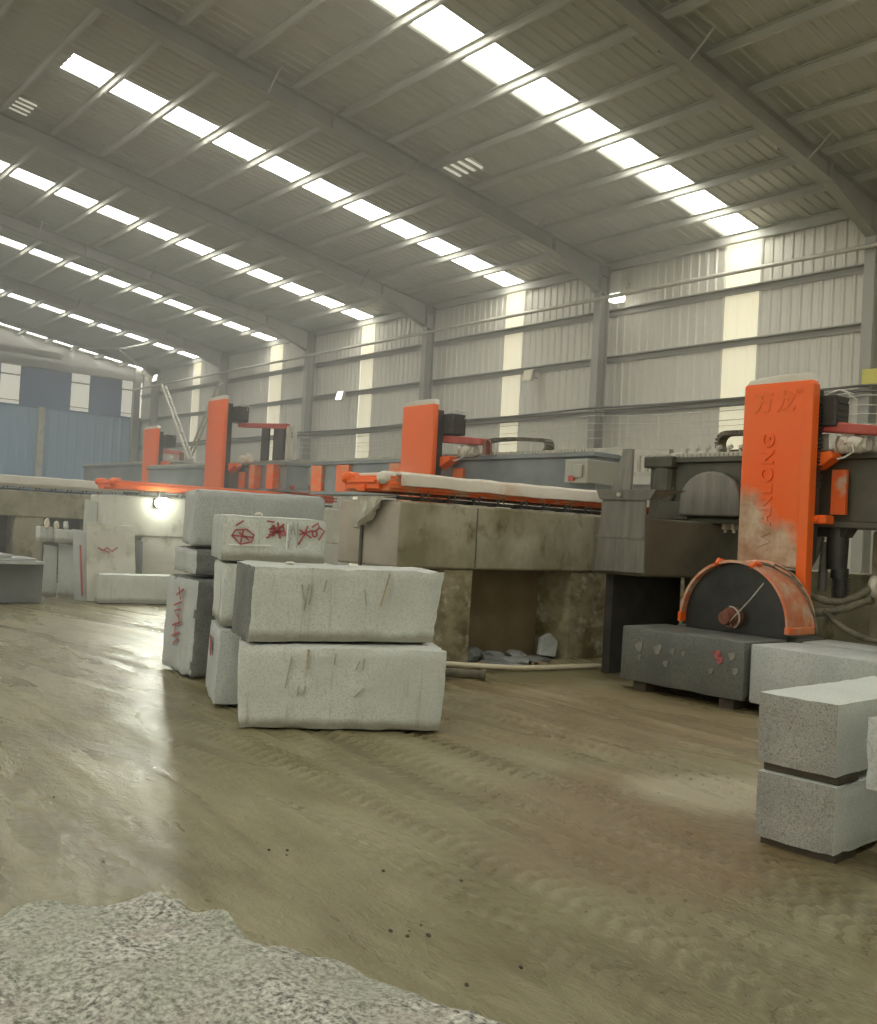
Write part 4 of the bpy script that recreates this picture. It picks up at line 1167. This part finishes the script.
# far left: dark block with slabs on top, long pale block, leaning slabs
block('granite_block', (18.22, 5.75), (.10, -.995), 1.9, -1.1, 0, .70, 'granitedark', 'dark grey block at the far left picture edge under thin slabs', group='far left stones', seed=31, cuts=12, amp=.006, chip=.02)
for i, (w0, w1, z0, z1, l0, lb) in enumerate(((3.9, 5.70, .705, .755, 17.95, 'wide thin slab directly on the dark block at the far left'), (3.9, 5.55, .76, .81, 18.0, 'middle thin slab of the pile on the far left dark block'), (3.9, 5.15, .815, .87, 18.05, 'short top slab of the pile on the far left dark block'))):
    b = MB(); b.box(l0, l0 + .9, w0, w1, z0, z1); b.bevel(.008, 1)
    o = b.build('stone_slab', 'granite2')
    tag(o, lb, 'stone slab', 'slabs on the far left block')
block('granite_block', (18.1, 6.72), (-.22, .975), 2.0, .5, 0, .545, 'granite', 'long low pale block in front of the lamp at the far left', group='far left stones', seed=33, cuts=12, amp=.006, chip=.02)

def leaning(name, base0, base1, ht, th, lean, mat, label, cat='stone slab', group='leaning slabs at the far left', ztop=None):
    """slab standing on the floor line base0-base1, its top tipped by lean metres away along L"""
    d = Vector((base1[0] - base0[0], base1[1] - base0[1])).normalized(); n = Vector((d.y, -d.x)) * th
    if n.x < 0: n = -n
    b = MB()
    def q(p, z, k): return (p[0] + n.x * k + lean * z / ht, p[1] + n.y * k, z)
    b.hexa([q(base0, 0, 0), q(base1, 0, 0), q(base1, 0, 1), q(base0, 0, 1)], [q(base0, ht, 0), q(base1, ht * .97, 0), q(base1, ht * .97, 1), q(base0, ht, 1)])
    b.rough(8, .006, .015, len(label))
    o = b.build(name, mat, None, 40)
    tag(o, label, cat, group)
    return o
sl = leaning('stone_slab', (18.55, 6.68), (18.45, 7.60), 1.50, .08, .25, 'conc2', 'broad beige slab with red paint marks leaning behind the long pale block')
b = MB()
for s in ([(18.63, 6.85, 1.02), (18.63, 6.95, .96), (18.62, 7.02, 1.02), (18.62, 7.12, .95), (18.61, 7.22, 1.03)], [(18.63, 6.9, .98), (18.62, 7.08, .93)]):
    b.strip([(p[0] + .10 - .13, p[1], p[2]) for p in s], .03, (-1, 0, 0), .02)
b.build('paint_mark', 'paintred', sl)['label'] = 'red paint scrawl'
leaning('stone_slab', (18.75, 6.50), (18.6, 6.72), 1.35, .06, .30, 'granite2', 'narrow grey slab leaning left of the broad beige slab')
leaning('stone_slab', (19.35, 6.40), (19.2, 6.66), 1.05, .10, .15, 'granite', 'white narrow slab standing second from the left in the leaning group')
leaning('stone_slab', (19.6, 6.18), (19.5, 6.42), 1.0, .10, .1, 'granite', 'white narrow slab standing leftmost in the leaning group')
leaning('stone_slab', (19.9, 7.00), (19.8, 7.24), 1.95, .30, .0, 'granite', 'tall pale upright slab standing beside the end of the lamp plinth')
leaning('stone_slab', (18.72, 7.62), (18.65, 7.80), 1.20, .05, .10, 'granitedark', 'dark narrow slab leaning against the lamp plinth')
b = MB(); b.strip([(18.60, 6.60, 0.1), (18.72, 6.55, 1.05)], .028, (-1, 0, 0), .03)
tag(b.build('red_rod', 'red'), 'thin red rod leaning between the far left slabs', 'rod')
for i, (L, W, a, lb) in enumerate(((19.35, 6.12, .13, 'square white offcut lying left on top of the leaning slabs'), (19.15, 6.45, .20, 'square white offcut lying right on top of the leaning slabs'))):
    b = MB(); b.box(L, L + .25, W - a, W + a, 1.06, 1.36 - .04 * i); b.bevel(.015, 2)
    tag(b.build('stone_offcut', 'granite'), lb, 'stone', 'offcuts on the leaning slabs')
for i, (W, lb) in enumerate(((6.10, 'leftmost of three small yellowish chips above the white offcuts'), (6.28, 'middle one of three small yellowish chips above the white offcuts'), (6.46, 'rightmost of three small yellowish chips above the white offcuts'))):
    b = MB(); b.blob((19.3, W, 1.42 - .02 * i), (.05, .05, .11 - .02 * (i == 1)), 2, .5, i + 2)
    tag(b.build('stone_splinter', ['pipe', 'dustpink', 'granite'][i]), lb, 'stone', 'splinters on the offcuts')

# work lamp on the third plinth
lr = thing('work_lamp', (18.95, 8.2, 1.85), 'glowing work lamp fixed to the pale plinth at the far left', 'lamp')
b = MB(); b.box(18.86, 18.98, 8.05, 8.36, 1.84, 2.04); b.bevel(.015, 1); b.build('housing', 'dark', lr)
b = MB(); b.prism('L', [(8.205 + .16 * math.cos(R(a)), 1.94 + .105 * math.sin(R(a))) for a in range(0, 360, 15)], 18.845, 18.858); b.build('lamp_face', 'lamp', lr)

# lamps on the wall
def flood(L, W, z, label, mat='lampdim', s=.22):
    r = thing('floodlight', (L, W, z), label, 'lamp', 'floodlights on the side wall')
    b = MB(); b.hexa([(L - s, W - .16, z - .06), (L + s, W - .16, z - .06), (L + s, W, z), (L - s, W, z)], [(L - s, W - .06, z + .34), (L + s, W - .06, z + .34), (L + s, W + .04, z + .36), (L - s, W + .04, z + .36)]); b.bevel(.01, 1)
    b.build('housing', 'galv', r)
    b = MB(); b.hexa([(L - s * .85, W - .172, z - .02), (L + s * .85, W - .172, z - .02), (L + s * .85, W - .162, z - .02), (L - s * .85, W - .162, z - .02)], [(L - s * .85, W - .085, z + .30), (L + s * .85, W - .085, z + .30), (L + s * .85, W - .075, z + .30), (L - s * .85, W - .075, z + .30)])
    b.build('lamp_face', mat, r)
    b = MB(); b.tube([(L, W - .02, z + .18), (L, W + .35, z + .12)], .025, 6); b.build('bracket', 'steel', r)
flood(33.0, 21.6, 6.70, 'white glowing floodlight on the side wall above the middle saw')
flood(22.3, 21.6, 6.55, 'switched-off floodlight on the wall, left of the stout column', 'pipe')
flood(50.4, 21.2, 8.85, 'bright floodlight in the far corner by the blue wall', 'lampdim', .25)
bx = thing('wall_lamp_box', (18.75, 21.5, 8.55), 'grey box lamp with bright lower face beside the column top', 'lamp')
b = MB(); b.box(18.55, 18.95, 21.35, 21.6, 8.72, 9.35); b.bevel(.015, 1); b.build('housing', 'galv', bx)
b = MB(); b.box(18.55, 18.95, 21.33, 21.6, 8.50, 8.72); b.bevel(.02, 1); b.build('lamp_face', 'lampdim', bx)
b = MB(); b.box(18.7, 18.8, 21.6, 21.95, 9.0, 9.05); b.build('bracket', 'steel', bx)
b = MB(); b.box(10.6, 11.25, 21.30, 21.33, 5.45, 5.83); b.bevel(.01, 1)
tag(b.build('wall_sign', 'yellow'), 'small yellow sign plate on the wall at the right picture edge', 'sign')

# cables strung from column to column, each run a thing
def strung(z, r, W, mat, label, sag=.10, L0=3.1):
    b = MB(); pts = []
    fr = [f for f in FRAMES if f >= L0]
    for f0, f1 in zip(fr, fr[1:]):
        for k in range(10):
            t = k / 10
            pts.append((f0 + (f1 - f0) * t, W, z - sag * 4 * t * (1 - t)))
    pts.append((fr[-1], W, z))
    b.tube(pts, r, 6)
    tag(b.build('wall_cable', mat, None, 60), label, 'cable', 'cables along the side wall')
strung(5.46, .032, 21.28, 'cable', 'thick dark cable, topmost of the cables strung along the side wall', .06)
strung(5.33, .022, 21.28, 'cable', 'dark cable just under the thickest one on the side wall', .10)
strung(5.24, .014, 21.28, 'wire', 'thin pale wire, uppermost pale one strung along the side wall', .14)
strung(5.02, .014, 21.28, 'wire', 'thin pale wire second under the dark cables on the side wall', .16)
strung(4.82, .012, 21.28, 'wire', 'thin pale wire third under the dark cables on the side wall', .10)
strung(4.58, .012, 21.28, 'wire', 'lowest thin pale wire strung along the side wall', .06)

# ladders leaning beyond the third and fourth saws
def ladder(b0, b1, half, rungs, label):
    r = thing('ladder', b0, label, 'ladder', 'ladders beyond the far saws')
    d = Vector(b1) - Vector(b0)
    side = Vector((.8, .6, 0)).normalized() * half
    for s in (-1, 1):
        b = MB(); b.tube([tuple(Vector(b0) + side * s), tuple(Vector(b1) + side * s)], .045, 6); b.build('rail', 'galv', r)
    for k in range(rungs):
        p = Vector(b0) + d * (k + .6) / rungs
        b = MB(); b.tube([tuple(p - side), tuple(p + side)], .026, 6); b.build('rung', 'galv', r)
ladder((25.9, 13.55, 0), (31.6, 13.55, 6.05), .30, 20, 'metal ladder leaning to the left behind the farthest saw')
ladder((33.6, 14.1, 0), (28.5, 14.1, 6.0), .26, 19, 'metal ladder leaning to the right behind the third saw')
# loose bracing hanging from the roof at the far end
b = MB(); b.tube([(50.5, 17.3, 10.0), (48.0, 18.3, 9.86), (45.5, 19.0, 9.98)], .05, 6); b.tube([(48.3, 18.2, 9.86), (49.2, 19.6, 9.4)], .035, 6)
tag(b.build('hanging_rod', 'galv'), 'bent pale rod hanging under the roof near the far end', 'rod')

# crumbs of mud on the floor
rnd = random.Random(9)
for i, (L, W) in enumerate(((4.45, 2.62), (4.40, 2.70), (4.34, 2.66), (3.30, 2.55), (3.26, 2.62), (3.22, 2.58), (3.18, 2.66), (3.28, 2.70), (2.75, 2.78), (3.9, 2.95), (5.9, 2.0), (4.7, 1.85), (2.75, 2.5), (3.6, 3.2))):
    b = MB(); s = rnd.uniform(.007, .014); b.blob((L, W, s * .4), (s, s * .8, s * .7), 1, .4, i)
    o = b.build('mud_crumb', 'wood', None, 40)
    tag(o, 'dark crumb of mud lying on the wet floor near the rough boulder', 'mud crumb', 'mud crumbs on the floor')

# ------------------------------------------------------------------ haze in the shed air
def haze():
    m = bpy.data.materials.new('dust haze'); m.use_nodes = True
    nt = m.node_tree; nt.nodes.clear()
    out = nt.nodes.new('ShaderNodeOutputMaterial'); vs = nt.nodes.new('ShaderNodeVolumeScatter')
    vs.inputs['Color'].default_value = (.97, .98, .93, 1); vs.inputs['Density'].default_value = HAZE; vs.inputs['Anisotropy'].default_value = .35
    nt.links.new(vs.outputs[0], out.inputs['Volume'])
    b = MB(); b.box(8.9, 54.0, -16.5, 21.99, .05, 13.4)
    o = b.build('haze', m)
    tag(o, 'thin dusty haze filling the air of the shed', 'haze', None, 'stuff')
HAZE = .0115
haze()

# ------------------------------------------------------------------ light, camera, colour
w = bpy.data.worlds.new('World'); bpy.context.scene.world = w
w.use_nodes = True
w.node_tree.nodes['Background'].inputs['Color'].default_value = (1.0, .97, .80, 1)
w.node_tree.nodes['Background'].inputs['Strength'].default_value = 1.0

def lamp(name, kind, loc, target, energy, col, **kw):
    l = bpy.data.lights.new(name, kind); l.energy = energy; l.color = col
    for k, v in kw.items(): setattr(l, k, v)
    o = bpy.data.objects.new(name, l); C.objects.link(o); o.location = V(loc)
    o.rotation_euler = (V(target) - V(loc)).to_track_quat('-Z', 'Y').to_euler()
    return o
lamp('work_lamp_beam', 'SPOT', (18.80, 8.2, 1.94), (8.0, 4.2, 0.2), 230, (.95, 1, .84), spot_size=R(100), spot_blend=.8, shadow_soft_size=.12)

cam = bpy.data.cameras.new('Camera'); co = bpy.data.objects.new('Camera', cam); C.objects.link(co)
YAW, PITCH, ROLL, F = 6.83975376e-01, 1.80105503e-02, -5.32234882e-02, 983.159
cy, sy, cp, sp_, cr, sr = math.cos(YAW), math.sin(YAW), math.cos(PITCH), math.sin(PITCH), math.cos(ROLL), math.sin(ROLL)
fw = Vector((cy * cp, sy * cp, sp_)); rt = Vector((-sy, cy, 0)); up = Vector((-cy * sp_, -sy * sp_, cp))
r2 = rt * cr - up * sr; u2 = up * cr + rt * sr
fw, r2, u2 = [Vector((-q.x, q.y, q.z)) for q in (fw, r2, u2)]
mat = Matrix((r2, u2, -fw)).transposed().to_4x4()
mat.translation = Vector((0, 0, 1.7))
co.matrix_world = mat
cam.sensor_fit = 'HORIZONTAL'; cam.sensor_width = 36.0; cam.lens = F * 36.0 / 877
cam.clip_start = .05; cam.clip_end = 300
sc = bpy.context.scene
sc.camera = co
sc.view_settings.view_transform = 'Standard'
sc.view_settings.look = 'None'
sc.view_settings.exposure = 0.2
sc.view_settings.gamma = 1.0
sc.view_settings.use_curve_mapping = False
